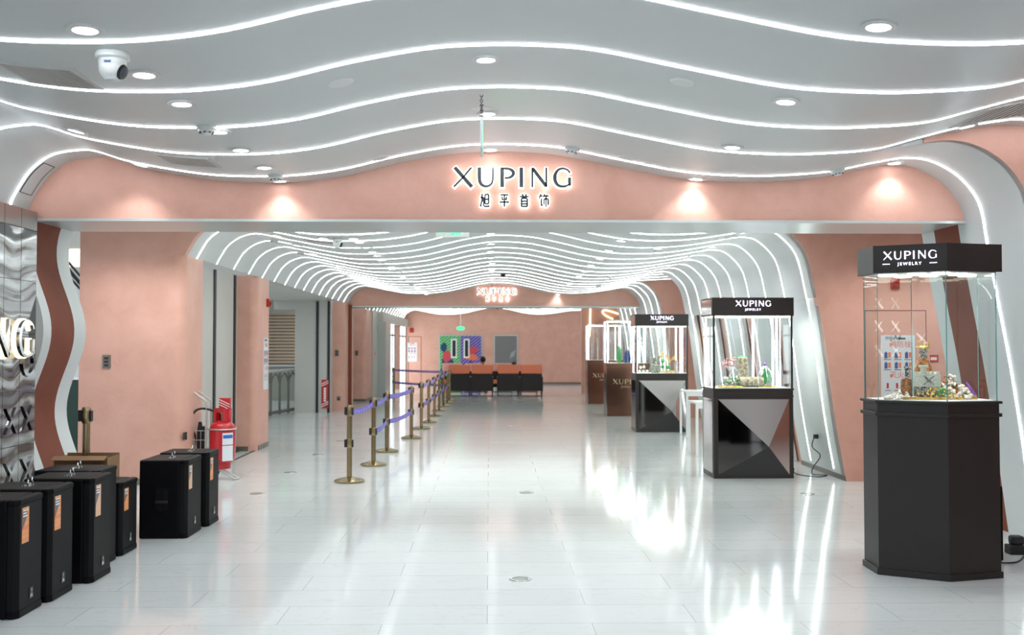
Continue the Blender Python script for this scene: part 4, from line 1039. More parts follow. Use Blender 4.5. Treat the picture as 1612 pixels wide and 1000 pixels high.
CE = copy_tree(CD); CE.location = (2.685, 27.09, 0); CE['label'] = 'farther bronze-fronted display case with gold lettering, leftmost in the row'
# --- what stands inside case B
def item(nm, x, y, z, label, cat, group=None): return thing(nm, (x, y, z), label, cat, group)
ZB = 1.08
d1 = item('glass_dome', 2.683+.27, 12.12, ZB, 'glass dome over white and green flowers, left in the second display case', 'ornament', 'floral domes')
MB().lathe([(0, 0), (.16, 0), (.165, .01), (.16, .02), (0, .02)], n=28).build('gold_base', 'gold', d1)
MB().lathe([(.13, .02), (.13, .12), (.11, .20), (.06, .25), (.0, .26), (.0, .257), (.058, .247), (.107, .198), (.127, .12), (.127, .02)], n=28, caps=False).build('dome_glass', 'dome', d1, smooth=True)
fl_ = MB()
for i in range(26): fl_.ball((random.uniform(-.1, .1), random.uniform(-.08, .08), random.uniform(.03, .14)), random.uniform(.012, .022), 6, 4)
o = fl_.build('flowers', 'pearl', d1); o['kind'] = 'stuff'
gl = MB()
for i in range(40):
    a, r = random.random()*6.28, random.uniform(.02, .11); z = random.uniform(.02, .09); x, y = r*math.cos(a), r*math.sin(a)
    gl.add([(x, y, z), (x+.02, y+.005, z+.02), (x+.005, y+.01, z+.04)], [(0, 1, 2)])
o = gl.build('leaves', 'leafgreen', d1); o['kind'] = 'stuff'
tr = item('blossom_tree', 2.683+.30, 12.32, ZB, 'small silver tree with pink blossoms behind the left dome in the second case', 'ornament')
MB().tube([(0, 0, 0), (.01, 0, .18), (0, 0, .28)], [.012, .008, .004], 7).tube([(.008, 0, .16), (.07, 0, .30)], .005, 5).tube([(.006, 0, .18), (-.06, 0, .31)], .005, 5).build('trunk', 'chrome', tr)
bl = MB()
for i in range(40): bl.ball((random.uniform(-.09, .09), random.uniform(-.04, .04), random.uniform(.22, .36)), random.uniform(.008, .014), 6, 4)
o = bl.build('blossoms', 'blossom', tr); o['kind'] = 'stuff'
sm = item('bark_stump', 2.683+.46, 12.30, ZB, 'upright birch bark stump in the middle of the second display case', 'ornament')
MB().lathe([(0, 0), (.075, 0), (.07, .1), (.068, .25), (.062, .36), (.05, .365), (0, .365)], n=18).build('stump', 'wood', sm, smooth=True)
MB().lathe([(0, .362), (.055, .362), (.04, .38), (0, .382)], n=14).build('moss', 'leafgreen', sm)
lg = item('bark_log', 2.683+.50, 12.10, ZB, 'birch log lying on its side in front of the bark stump', 'ornament')
MB().lathe([(0, -.13), (.062, -.13), (.062, .16), (0, .16)], c=(0, 0, .064), n=20, axis='x').build('log', 'wood', lg, smooth=True)
d2 = item('crystal_bell_jar', 2.683+.70, 12.15, ZB, 'arched glass bell jar with green sprigs at right in the second case', 'ornament')
MB().lathe([(0, 0), (.12, 0), (.12, .018), (0, .018)], n=28).build('gold_base', 'gold', d2)
for a in range(4):
    c_, s_ = math.cos(a*math.pi/4), math.sin(a*math.pi/4)
    MB().tube(smooth_curve([(-.1*c_, -.1*s_, .018), (-.095*c_, -.095*s_, .11), (-.06*c_, -.06*s_, .2), (0, 0, .26), (.06*c_, .06*s_, .2), (.095*c_, .095*s_, .11), (.1*c_, .1*s_, .018)], 4), .004, 6).build('wire_arch', 'chrome', d2)
MB().ball((0, 0, .28), .022, 10, 6).build('finial', 'violetgem', d2)
gl = MB()
for i in range(60):
    a, r = random.random()*6.28, random.uniform(0, .06); z = random.uniform(.02, .2); x, y = r*math.cos(a), r*math.sin(a)
    gl.add([(x, y, z), (x+.022, y+.005, z+.02), (x+.005, y+.012, z+.045)], [(0, 1, 2)])
o = gl.build('green_sprigs', 'leafgreen', d2); o['kind'] = 'stuff'
# --- inside case C
bb = item('black_block', 2.695+.40, 18.5, ZB, 'tilted black block ornament in the third display case', 'ornament')
MB().prism([(-.07, 0), (.07, 0), (.085, .30), (-.085, .27)], -.05, .05).build('block', 'jewelblack', bb); MB().ring((0, -.055, .17), .025, .006, (0, 1, 0), 16, 6).build('silver_ring', 'chrome', bb)
gb = item('gold_flower_branch', 2.695+.58, 18.5, ZB, 'branch of gold flowers and green beads in the third display case', 'ornament')
MB().tube(smooth_curve([(-.02, 0, 0), (.02, 0, .15), (-.02, 0, .27), (-.03, 0, .36)], 5), .008, 6).tube(smooth_curve([(.02, 0, .12), (.10, 0, .22), (.20, 0, .28)], 5), .006, 6).build('stem', 'gold', gb)
bq = MB()
for x, z in ((-.03, .36), (-.07, .31), (.02, .31), (.10, .24), (.16, .27), (.20, .30), (.22, .20), (.06, .27)):
    for q in range(5): a = q*1.257; bq.ball((x+.02*math.cos(a), 0, z+.02*math.sin(a)), .013, 6, 4)
o = bq.build('gold_petals', 'gold', gb)
bq = MB()
for x, z in ((-.04, .22), (-.04, .11), (.06, .10)): bq.ball((x, -.02, z), .038, 12, 8)
bq.build('green_beads', 'leafgreen', gb)
gf = item('silver_vase', 2.695+.79, 18.48, ZB, 'slender silver vase at the right end of the third display case', 'ornament')
MB().lathe([(0, 0), (.04, 0), (.03, .05), (.035, .14), (.02, .22), (.025, .24), (0, .24)], n=18).build('vase', 'chrome', gf, smooth=True)
pb = item('pearl_cluster', 2.695+.12, 18.45, ZB, 'cluster of white pearls at the left end of the third display case', 'ornament')
q = MB()
for x, z in ((-.02, .03), (.05, .03), (.0, .10), (.06, .11), (.12, .03)): q.ball((x, 0, z), .028, 10, 7)
q.build('pearls', 'pearl', pb)
gg = item('gold_nest', 2.695+.62, 18.36, ZB, 'low nest of golden beads at the front of the third display case', 'ornament')
q = MB()
for i in range(40): q.ball((random.uniform(-.12, .12), random.uniform(-.04, .04), random.uniform(.01, .04)), .012, 6, 4)
o = q.build('beads', 'gold', gg); o['kind'] = 'stuff'
# --- inside the bronze cases
ZD = 1.195
gd = item('green_crystal', 2.645+.32, 22.65, ZD, 'tall green crystal in the nearer bronze display case', 'ornament')
MB().lathe([(0, 0), (.03, 0), (.06, .12), (.045, .30), (0, .40)], n=6).build('crystal', 'leafgreen', gd)
pp = item('purple_geode', 2.645+.50, 22.62, ZD, 'dark purple geode in the nearer bronze display case', 'ornament')
MB().lathe([(0, 0), (.07, 0), (.09, .1), (.06, .24), (0, .33)], n=9).build('geode', 'navy', pp)
wc = item('ivory_coral', 2.645+.72, 22.68, ZD, 'pale ivory coral piece on a white neck stand in the nearer bronze case', 'ornament')
MB().lathe([(0, 0), (.08, 0), (.05, .06), (.04, .2), (.07, .28), (.0, .32)], n=16).build('neck_stand', 'pearl', wc, smooth=True)
q = MB()
for i in range(26): z = random.uniform(.3, .72); r = .13*(1-abs(z-.48)/.3); q.ball((random.uniform(-r, r), 0.02, z), random.uniform(.03, .05), 7, 5)
q.build('coral', 'pearl', wc)
for k, (x, h_) in enumerate(((.14, .45), (.30, .60), (.46, .35), (.62, .5))):
    st_ = item('acrylic_stand', 2.685+x, 27.35, ZD, 'clear tiered jewellery stand in the farther bronze display case', 'display stand', 'acrylic stands in the farther bronze case')
    MB().box(-.05, .05, -.05, .05, 0, .008).box(-.006, .006, -.006, .006, 0, h_).box(-.05, .05, -.04, .04, h_*.5, h_*.5+.006).box(-.04, .04, -.03, .03, h_, h_+.006).build('tiers', 'signwhite', st_)
# ------------------------------------------------------------------ far seating
def make_seat():
    t = thing('lounge_chair', (0, 0, 0), '', 'chair')      # back towards -y, origin at the base centre
    MB().box(-.33, .33, 0, .10, .16, .70).build('backrest', 'chairblack', t, bevel=.01)
    MB().box(-.33, .33, -.01, .16, .705, .985).build('headrest', 'orange', t, bevel=.025)
    MB().box(-.33, .33, .10, .62, .30, .43).build('seat', 'orange', t, bevel=.02)
    for s_ in (-1, 1):
        MB().box(s_*.345-.015, s_*.345+.015, 0, .62, .16, .60).build('side_panel', 'chairblack', t)
        for yy in (.02, .58): MB().box(s_*.33-.015, s_*.33+.015, yy, yy+.03, 0, .16).build('leg', 'darkmetal', t)
        MB().box(s_*.33-.01, s_*.33+.01, .02, .61, .0, .02).build('sled_bar', 'darkmetal', t)
    MB().box(-.33, .33, .02, .04, .0, .018).build('sled_crossbar', 'darkmetal', t)
    return t
SEAT = make_seat(); X0 = [(705+740)/2, (741.5+776)/2, (783+818)/2, (820+853.6)/2]
wh_ = ['leftmost', 'second from the left', 'third from the left', 'rightmost']
for k, px1 in enumerate(X0):
    o = SEAT if k == 0 else copy_tree(SEAT)
    o.location = (at(px1, 600, 31.2).x, 31.2, 0); o['label'] = 'orange and black lounge chair seen from behind, %s in the front row' % wh_[k]; o['group'] = 'front row of lounge chairs'
for k, px1 in enumerate((712, 748, 790, 829)):
    o = copy_tree(SEAT); o.location = (at(px1, 600, 34.2).x, 34.2, 0); o.rotation_euler = (0, 0, math.pi)
    for ch in o.children:
        if ch.name.startswith('headrest'): ch.data = ch.data.copy(); ch.data.materials[0] = M['orangetoplit']  # same orange chairs, headrests recoloured paler as if lit from the top
    o['label'] = 'lounge chair facing the viewer behind the front row, %s, mostly hidden' % wh_[k]; o['group'] = 'back row of lounge chairs'
# seated person, seen from behind
def skin_body(name, pts, edges, radii, mm, parent=None, root=0, lv=2):
    me = bpy.data.meshes.new(name); me.from_pydata(pts, edges, []); o = bpy.data.objects.new(name, me); COL.objects.link(o)
    sk = o.modifiers.new('skin', 'SKIN'); 
    for i, r in enumerate(radii):
        d_ = me.skin_vertices[0].data[i]; d_.radius = r if isinstance(r, tuple) else (r, r); d_.use_root = (i == root)
    sb = o.modifiers.new('sub', 'SUBSURF'); sb.levels = lv; sb.render_levels = lv
    bpy.context.view_layer.update(); dg = bpy.context.evaluated_depsgraph_get()
    m2 = bpy.data.meshes.new_from_object(o.evaluated_get(dg)); bpy.data.objects.remove(o)
    m2.materials.clear(); m2.materials.append(M[mm]); m2.shade_smooth()
    q = bpy.data.objects.new(name, m2); COL.objects.link(q); q.parent = parent; return q
px_p = at(760, 566, 31.55).x
per = thing('person', (px_p, 31.35, 0), 'person with short black hair sitting in the second chair, seen from behind', 'person')
P_ = [(0,.28,.50),(0,.26,.68),(0,.24,.88),(0,.25,.96),(0,.27,1.02),(0,.28,1.10),(0,.28,1.18),
      (-.16,.26,.90),(-.22,.34,.68),(-.18,.50,.56),(-.14,.60,.56), (.16,.26,.90),(.22,.34,.68),(.18,.50,.56),(.14,.60,.56),
      (-.10,.32,.50),(-.11,.68,.50),(-.11,.72,.26),(-.11,.72,.07),(-.11,.84,.04), (.10,.32,.50),(.11,.68,.50),(.11,.72,.26),(.11,.72,.07),(.11,.84,.04)]
E_ = [(0,1),(1,2),(2,3),(3,4),(4,5),(5,6),(2,7),(7,8),(8,9),(9,10),(2,11),(11,12),(12,13),(13,14),(0,15),(15,16),(16,17),(17,18),(18,19),(0,20),(20,21),(21,22),(22,23),(23,24)]
R__ = [(.15,.11),(.14,.10),(.15,.10),.06,.055,.085,.075,.055,.045,.038,.03,.055,.045,.038,.03,.085,.065,.05,.035,.035,.085,.065,.05,.035,.035]
skin_body('body', P_, E_, R__, 'skin', per)
skin_body('shirt', [(p[0], p[1], p[2]) for p in P_[:3]]+[P_[7], P_[8], P_[11], P_[12]], [(0,1),(1,2),(2,3),(3,4),(2,5),(5,6)], [(.17,.13),(.16,.12),(.165,.12),.07,.055,.07,.055], 'teal', per)
skin_body('trousers', [P_[0]]+P_[15:19]+P_[20:24], [(0,1),(1,2),(2,3),(3,4),(0,5),(5,6),(6,7),(7,8)], [(.16,.12),.10,.08,.062,.05,.10,.08,.062,.05], 'teal', per)
MB().ball((0, .265, 1.145), .1, 16, 10, (.92, 1.08, 1.0)).build('hair', 'hair', per, smooth=True)
for s_ in (-1, 1): MB().ball((s_*.083, .29, 1.11), .02, 8, 6, (.5, 1, 1.4)).build('ear', 'skin', per)
MB().ball((0, .375, 1.10), .016, 8, 6, (.8, 1, 1.3)).build('nose', 'skin', per)
bag = thing('shoulder_bag', (at(809.5, 568, 31.35).x, 31.30, .99), 'small dark bag standing on the headrest of the third chair', 'bag')
MB().box(-.07, .05, -.04, .04, 0, .08).build('bag_body', 'chairblack', bag, bevel=.01); MB().ring((0.02, 0, .10), .04, .006, (0, 1, 0), 14, 5).build('strap', 'chairblack', bag)
# ------------------------------------------------------------------ far wall: painted double door, grey door, hidden door
yF = 40.8
def X(px_, Y=yF): return at(px_, 545, Y).x
def Z(py_, Y=yF, px_=806): return at(px_, py_, Y).z
M['greenstripe'] = stripe_mat('green_striped_paint', (.02, .33, .10), (.35, .55, .30), 3.2, -.9)
M['violetstripe'] = stripe_mat('violet_striped_paint', (.07, .05, .28), (.35, .28, .62), 3.2, -.9)
xl, xm, xr, zt = X(692.6), X(725), X(757.5), Z(529)
dd = MB().box(xl-.05, xr+.05, yF-.03, yF-.001, 0, zt+.05).build('door_3', 'soffit', None, (xm, yF, 0), world=True); dd['kind'] = 'structure'
dd['label'] = 'double door painted green and violet on the far wall'
for nm, (a, b), mm in (('door_leaf', (xl, xm-.01), 'greenstripe'), ('door_leaf', (xm+.01, xr), 'violetstripe')):
    lf = spart(MB().box(a, b, yF-.06, yF-.03, 0, zt), nm, mm, dd)
    c_ = (a+b)/2 + (.16 if a == xl else -.18)
    w1 = MB().box(c_-.12, c_+.12, yF-.075, yF-.061, 1.08, 1.86); o = w1.build('vision_frame', 'signwhite', lf, world=False); o.location = Vector((0, 0, 0)) - Vector(dd.location); 
    w2 = MB().box(c_-.065, c_+.065, yF-.085, yF-.076, 1.14, 1.80); o = w2.build('vision_glass', 'blackgloss', lf, world=False); o.location = Vector((0, 0, 0)) - Vector(dd.location)
def blob(cx_, cz_, rx, rz, mm, seed, wob=.18):
    rnd = random.Random(seed); n = 18; rs = [1+rnd.uniform(-wob, wob) for _ in range(n)]
    pl = [(cx_+rx*rs[i]*math.cos(2*math.pi*i/n), cz_+rz*rs[i]*math.sin(2*math.pi*i/n)) for i in range(n)]
    return spart(MB().prism(pl, yF-.066-.002*seed/10, yF-.061), 'painted_shape', mm, dd)
M['paintred'] = mat('crimson_paint', (.55, .06, .09), .5); M['paintnavy'] = mat('navy_paint', (.015, .04, .14), .5)
M['paintorange'] = mat('orange_paint', (.75, .17, .07), .5); M['paintviolet'] = mat('violet_paint', (.06, .03, .32), .5)
blob(xl+.30, .72, .26, .42, 'paintnavy', 1); blob(xl+.28, 1.15, .17, .25, 'paintred', 3); blob(xl+.16, 1.50, .12, .18, 'paintnavy', 5); blob(xl+.55, .62, .2, .14, 'paintorange', 7); blob(xl+.2, .3, .2, .18, 'paintorange', 9)
blob(xm+.40, .55, .34, .35, 'paintviolet', 2); blob(xm+.42, 1.12, .3, .14, 'paintorange', 4); blob(xm+.50, 1.40, .20, .16, 'paintred', 6)
gx0, gx1 = X(779), X(813.5)
gd_ = MB().box(gx0-.05, gx1+.05, yF-.03, yF-.001, 0, zt+.05).build('door_4', 'soffit', None, ((gx0+gx1)/2, yF, 0), world=True); gd_['kind'] = 'structure'
spart(MB().box(gx0, gx1, yF-.05, yF-.03, 0, zt), 'door_leaf', 'greydoor' if 'greydoor' in M else 'soffit', gd_)
q = MB()
for k in range(3): q.prism([(gx1-.28+.07*k, 1.05+.05*k), (gx1-.265+.07*k, 1.05+.05*k), (gx1-.20+.07*k, 1.30+.05*k), (gx1-.215+.07*k, 1.30+.05*k)], yF-.053, yF-.05)
spart(q, 'white_slashes', 'signwhite', gd_)
q = MB(); ha, hb, hz = X(643), X(663), Z(530)
hd = MB().box(ha-.01, ha+.01, yF-.004, yF-.0005, 0, hz).box(hb-.01, hb+.01, yF-.004, yF-.0005, 0, hz).box(ha, hb, yF-.004, yF-.0005, hz-.01, hz+.01).build('door_5', 'brown', None, (ha, yF, 0), world=True); hd['kind'] = 'structure'
# concealed door on the near right facing wall
YW = 11.605
def XW(px_): return at(px_, 545, YW).x
def ZW(py_, px_=1400): return at(px_, py_, YW).z
ha, hb, hz = XW(1362), XW(1458), ZW(489)
hd = MB().box(ha-.004, ha+.004, YW-.003, YW, 0, hz).box(hb-.004, hb+.004, YW-.003, YW, 0, hz).box(ha, hb, YW-.003, YW, hz-.004, hz+.004).build('door_6', 'brown', None, (ha, YW, 0), world=True); hd['kind'] = 'structure'
# ------------------------------------------------------------------ notices, alarms, plates
M['posterorange'] = mat('poster_orange', (.80, .25, .12), .5); M['posterblue'] = mat('poster_blue', (.03, .10, .32), .5)
M['posterdark'] = mat('poster_ink', (.04, .07, .06), .5)
def poster(name, org, w_, h_, right, label, detail=True):
    """org = lower left corner; right = unit vector"""
    R = Vector(right); N = R.cross(Vector((0, 0, 1)))
    t = thing(name, org, label, 'notice')
    def bx(mb, u0, u1, v0, v1, a0, a1):
        vs = [R*u + N*a + Vector((0, 0, v)) for a in (a0, a1) for u, v in ((u0, v0), (u1, v0), (u1, v1), (u0, v1))]
        mb.add(vs, [(0,1,2,3), (7,6,5,4), (0,4,5,1), (1,5,6,2), (2,6,7,3), (3,7,4,0)])
    m_ = MB(); bx(m_, 0, w_, 0, h_, 0, .008); m_.build('board', 'paperwhite', t)
    if detail:
        q = MB(); put_text(q, 'mpAd', .075*w_/.4, R*w_*.36 + N*.010 + Vector((0, 0, h_*.935)), right, .001); bx(q, w_*.5, w_*.72, h_*.94, h_*.965, .008, .0095); q.build('header_text', 'posterdark', t)
        q = MB(); put_text(q, '\u6d88\u9632\u6813', .085*w_/.4, R*w_*.57 + N*.010 + Vector((0, 0, h_*.83)), right, .001); put_text(q, '\u706d\u706b\u5668', .085*w_/.4, R*w_*.57 + N*.010 + Vector((0, 0, h_*.38)), right, .001)
        for v in (.86, .41): q.add([R*(w_*.30+w_*.045*math.cos(a*.785)) + N*.0095 + Vector((0, 0, h_*v+w_*.05*math.sin(a*.785))) for a in range(8)], [tuple(range(8))])
        q.build('title_text', 'posterorange', t)
        for r_ in range(2):
            for c_ in range(3):
                u = w_*(.10+.30*c_); v = h_*(.66-.15*r_)
                a = MB(); bx(a, u, u+w_*.09, v, v+h_*.085, .008, .0095); bx(a, u+w_*.03, u+w_*.07, v+h_*.085, v+h_*.10, .008, .0095); a.build('pictogram', 'posterblue', t)
                a = MB(); bx(a, u+w_*.11, u+w_*.19, v+h_*.01, v+h_*.09, .008, .0095); a.build('pictogram', 'posterorange', t)
                a = MB(); bx(a, u-w_*.02, u+w_*.20, v-h_*.022, v-h_*.012, .008, .009); a.build('caption', 'posterdark', t)
        for c_ in range(3):
            u = w_*(.16+.27*c_); a = MB(); bx(a, u, u+w_*.06, h_*.22, h_*.30, .008, .0095); a.build('pictogram', 'redplastic', t)
            a = MB(); bx(a, u-w_*.05, u+w_*.12, h_*.185, h_*.195, .008, .009); a.build('caption', 'posterdark', t)
    return t
p0, p1 = at(1386, 528, YW-.002), at(1440, 528, YW-.002)
poster('fire_notice_poster', (p0.x, YW-.001, p0.z-.80), p1.x-p0.x, .80, (1, 0, 0), 'white fire safety poster with pictograms on the pink wall, seen through the nearest glass case')
p0, p1 = at(641.5, 539.5, yF), at(656.5, 539.5, yF)
poster('fire_notice_poster', (p0.x, yF-.001, p0.z-.78), p1.x-p0.x, .78, (1, 0, 0), 'small white safety poster with pictograms at the left of the far wall')
def on_side(px_, Xs):    # y of a point on a plane of constant x
    for i in range(1000, 4500):
        Y = i*.01
        if at(px_, 545, Y).x <= Xs: return Y
ya_, yb_ = on_side(414, -3.5), on_side(421.5, -3.5)
ym = (ya_+yb_)/2
poster('fire_notice_poster', (-3.499, ym-.16, at(417, 613, ym).z), .32, at(417, 532, ym).z-at(417, 613, ym).z, (0, 1, 0), 'narrow foreshortened white notice on the side of the second pink pillar')
def plate(px0, px1, py0, py1, Y, label, n=2):
    a, b = at(px0, py1, Y), at(px1, py0, Y)
    t = thing('switch_plate', (a.x, Y-.001, a.z), label, 'switch')
    w_, h_ = b.x-a.x, b.z-a.z
    MB().box(0, w_, -.012, 0, 0, h_).build('plate', 'skirt', t, bevel=.003)
    for i in range(n):
        MB().box(w_*.25, w_*.75, -.018, -.012, h_*(.14+.8*i/n), h_*(.14+.8*(i+.62)/n)).build('button', 'darkmetal', t)
    MB().box(w_*.3, w_*.7, -.014, -.012, h_*.90, h_*.94).build('brand_strip', 'brass', t)
plate(161.5, 174.5, 559, 580, 11.5, 'dark metal switch plate on the big left pink wall', 3)
plate(527, 533.5, 551, 561, 24.1, 'small metal switch plate on the pink wall left of the barrier posts')
plate(530, 536, 624, 631, 24.1, 'small metal socket plate low on the pink wall left of the barrier posts', 1)
plate(559, 564, 552, 560, 28.4, 'small metal switch plate on the third pink pillar')
ys_ = on_side(292, -3.5)
t = thing('wall_socket', (-3.5, ys_, at(292, 693, ys_).z), 'small black socket low on the side of the first pink pillar', 'socket')
MB().box(0, .008, -.06, .06, 0, .09).build('plate', 'blackgloss', t); MB().box(.008, .01, -.03, .03, .03, .06).build('insert', 'darkmetal', t)
def alarm(px_, py_, loc, right, label, s=1.0):
    t = thing('fire_alarm', loc, label, 'fire alarm'); R = Vector(right); N = R.cross(Vector((0, 0, 1)))
    def bx(mb, u0, u1, v0, v1, a0, a1):
        mb.add([R*u + N*a + Vector((0, 0, v)) for a in (a0, a1) for u, v in ((u0, v0), (u1, v0), (u1, v1), (u0, v1))], [(0,1,2,3), (7,6,5,4), (0,4,5,1), (1,5,6,2), (2,6,7,3), (3,7,4,0)])
    m_ = MB(); bx(m_, -.05*s, .05*s, -.06*s, .06*s, 0, .04*s); m_.build('housing', 'redplastic', t, bevel=.008)
    c_ = MB().ring(N*.045*s + Vector((0, 0, -.01)), .03*s, .008*s, N, 18, 6); c_.build('sounder_ring', 'brown', t)
a_ = at(1408, 447, YW); alarm(0, 0, (a_.x, YW-.0005, a_.z), (1, 0, 0), 'red alarm sounder high on the pink wall behind the nearest glass case', 1.0)
ys_ = on_side(420, -3.5); alarm(0, 0, (-3.499, ys_, at(420, 477, ys_).z), (0, 1, 0), 'red fire alarm high on the side of the second pink pillar', 1.1)
a_ = at(648, 520, yF); alarm(0, 0, (a_.x, yF-.0005, a_.z), (1, 0, 0), 'tiny dark red alarm on the far wall above the safety poster', 1.6)
a_, b_ = at(1464, 570.5, YW), at(1477, 559, YW)
t = thing('warning_sign', (a_.x, YW-.001, a_.z), 'small red and white warning sign on the pink wall beside the leaning jamb', 'sign')
MB().box(0, b_.x-a_.x, -.004, 0, 0, b_.z-a_.z).build('board', 'redplastic', t); MB().box(.005, b_.x-a_.x-.02, -.006, -.004, .025, .06).build('white_band', 'signwhite', t)
a_, b_ = at(506, 643, 23.68), at(517, 598, 23.68)
t = thing('warning_sign', (a_.x, 23.679, a_.z), 'upright red notice with slanted white ends on the grey shutter panel', 'sign')
w1, h1 = b_.x-a_.x, b_.z-a_.z
MB().box(0, w1, -.006, 0, 0, h1).build('board', 'redplastic', t)
q = MB()
for k in range(2):
    q.prism([(0, .02+.05*k), (w1, .10+.05*k), (w1, .12+.05*k), (0, .04+.05*k)], -.008, -.006); q.prism([(0, h1-.16+.05*k), (w1, h1-.08+.05*k), (w1, h1-.06+.05*k), (0, h1-.14+.05*k)], -.008, -.006)
for k in range(6): q.box(w1*.32, w1*.68, -.008, -.006, .16+k*(h1-.34)/6, .16+k*(h1-.34)/6+.045)
q.build('white_print', 'signwhite', t)
a_ = at(583.5, 557, 29.79); t = thing('alarm_button', (-3.46, 30.2, a_.z), 'small round orange call button on the pale jamb past the third pillar', 'button')
MB().lathe([(0, 0), (.05, 0), (.04, .02), (0, .02)], n=16, axis='x').build('button_cap', 'orange', t)
# far left glass doors: purple light? none. Exit sign over the painted doors
a_ = at(725, 517, 39.5)
t = thing('exit_sign', (a_.x, 39.5, a_.z), 'glowing oval green exit sign hung above the painted double door', 'exit sign')
MB().lathe([(0, -.02), (.15, -.02), (.165, 0), (.15, .02), (0, .02)], n=28, axis='y').build('sign_face', 'green', t)
for ch in t.children: ch.scale = (1, 1, .48)
MB().box(-.012, .012, -.012, .012, .07, .62).build('hanger', 'signwhite', t)
# hanging exit sign in the cross passage: white board with green figures
a_ = at(712.5, 371, 11.3); t = thing('exit_sign', (a_.x, 11.3, 2.80), 'white hanging exit sign with green symbols just under the near beam', 'exit sign')
a0_ = at(712, 373.5, 11.3).z
t.location.z = a0_
MB().box(-.19, .19, -.012, .012, 0, .14).build('sign_board', 'signwhite', t)
q = MB().box(-.15, -.09, -.014, -.012, .05, .065).add([(-.16, -.0145, .0575), (-.13, -.0145, .035), (-.13, -.0145, .08)], [(0, 1, 2)])
q.ribbon([(0, .02), (.03, .06), (.01, .09)], .018, -.015, -.012).ribbon([(.03, .06), (.06, .02)], .018, -.015, -.012).box(-.02, -.005, -.015, -.012, .02, .10).box(.075, .09, -.015, -.012, .02, .11).ribbon([(-.02, .09), (.06, .085)], .014, -.015, -.012)
q.build('green_symbols', 'green', t)
for s_ in (-1, 1): MB().box(s_*.16-.003, s_*.16+.003, -.003, .003, .14, 2.95-a0_+.08).build('hanger_rod', 'chrome', t)
# edge-on hanging sign near the ceiling crest
p, sl = hit(758, 150, 1); p2_, _ = hit(761, 163, 1)
zb_ = at(758, 240, (p.y+p2_.y)/2).z; ztp = at(758, 193, (p.y+p2_.y)/2).z
t = thing('exit_sign', (p.x, (p.y+p2_.y)/2, zb_), 'thin hanging sign plate seen edge-on on two chains before the wordmark', 'exit sign')
MB().box(-.008, .008, -.17, .17, 0, ztp-zb_).build('sign_board', 'paperwhite', t)
MB().box(.008, .010, -.15, .15, .02, ztp-zb_-.02).build('green_face', 'green', t)
for pp_ in (p, p2_):
    yy = -.12 if pp_ is p else .12
    q = MB(); z = ztp-zb_; i = 0
    while z < p.z - zb_ - .01:
        q.ring((0, yy, z+.012), .009, .0022, (1, 0, 0) if i % 2 else (0, 1, 0), 10, 5); z += .017; i += 1
    q.build('chain', 'darkmetal', t)
# second edge-on sign before the far wordmark
p, sl = hit(775, 441, 0)
t = thing('exit_sign', (p.x, 24.2, p.z-.28), 'thin dark hanging plate edge-on before the distant wordmark', 'exit sign')
MB().box(-.01, .01, -.17, .17, 0, .16).build('sign_board', 'paperwhite', t)
for yy in (-.12, .12): MB().box(-.004, .004, yy-.004, yy+.004, .16, .28).build('hanger_rod', 'darkmetal', t)
# security cameras
def turret(px_, py_, near, s, label, rz=0.):
    p, sl = hit(px_, py_, near)
    t = thing('security_camera', p, label, 'camera', 'white turret cameras'); t.scale = (s, s, s); t.rotation_euler = (0, -sl, 0)
    MB().lathe([(0, 0), (.066, 0), (.068, -.004), (.068, -.022), (.06, -.028), (0, -.028)], n=32).build('mount_ring', 'whiteplastic', t, smooth=True)
    MB().lathe([(0, -.026), (.056, -.026), (.053, -.06), (.045, -.09), (.028, -.113), (0, -.12)], n=32).build('housing', 'whiteplastic', t, smooth=True)
    d_ = Vector((.90, -.13, -.40)).normalized(); c_ = Vector((0, 0, -.062))
    q = MB().ball(c_, .054, 24, 14); q.build('eyeball', 'whiteplastic', t, smooth=True)
    q = MB(); u = d_.orthogonal().normalized(); v = d_.cross(u); ce = c_ + d_*.0445
    q.add([ce + (u*math.cos(a*.3927)+v*math.sin(a*.3927))*.033 for a in range(16)] + [ce + d_*.010 + (u*math.cos(a*.3927)+v*math.sin(a*.3927))*.028 for a in range(16)], [tuple(range(15, -1, -1)), tuple(range(16, 32))] + [(i, (i+1) % 16, (i+1) % 16+16, i+16) for i in range(16)])
    q.build('lens_window', 'blackgloss', t)
    q = MB(); ce2 = ce + d_*.0105
    q.add([ce2 + (u*math.cos(a*.785)+v*math.sin(a*.785))*.010 for a in range(8)], [tuple(range(8))]); q.build('lens', 'navy', t)
    q = MB(); put_text(q, 'HIKVISION', .0085, (0, -.057, -.052), depth=.001) if False else None
    q.box(-.014, .014, -.0565, -.054, -.046, -.043).box(-.012, .012, -.0565, -.053, -.051, -.048); q.build('printed_mark', 'posterblue', t)
turret(177, 84, 1, 1.12, 'white turret security camera on the left ceiling between vent and downlight')
turret(531.5, 364.5, 0, 1.0, 'white turret security camera just behind the near beam, left part')
for k, (x, y, lb) in enumerate([(792, 431, 'small black dome camera on the inner ceiling right of the crest'), (783, 484, 'tiny black dome camera under the second beam')]):
    r_ = hit(x, y, 0)
    if r_ is None: continue
    p, sl = r_
    t = thing('dome_camera', p, lb, 'camera', 'black dome cameras')
    MB().lathe([(0, 0), (.07, 0), (.07, -.02), (0, -.02)], n=20).build('mount_ring', 'darkmetal', t); MB().lathe([(0, -.02), (.055, -.02), (.045, -.055), (.02, -.075), (0, -.078)], n=20).build('dome', 'blackgloss', t, smooth=True)
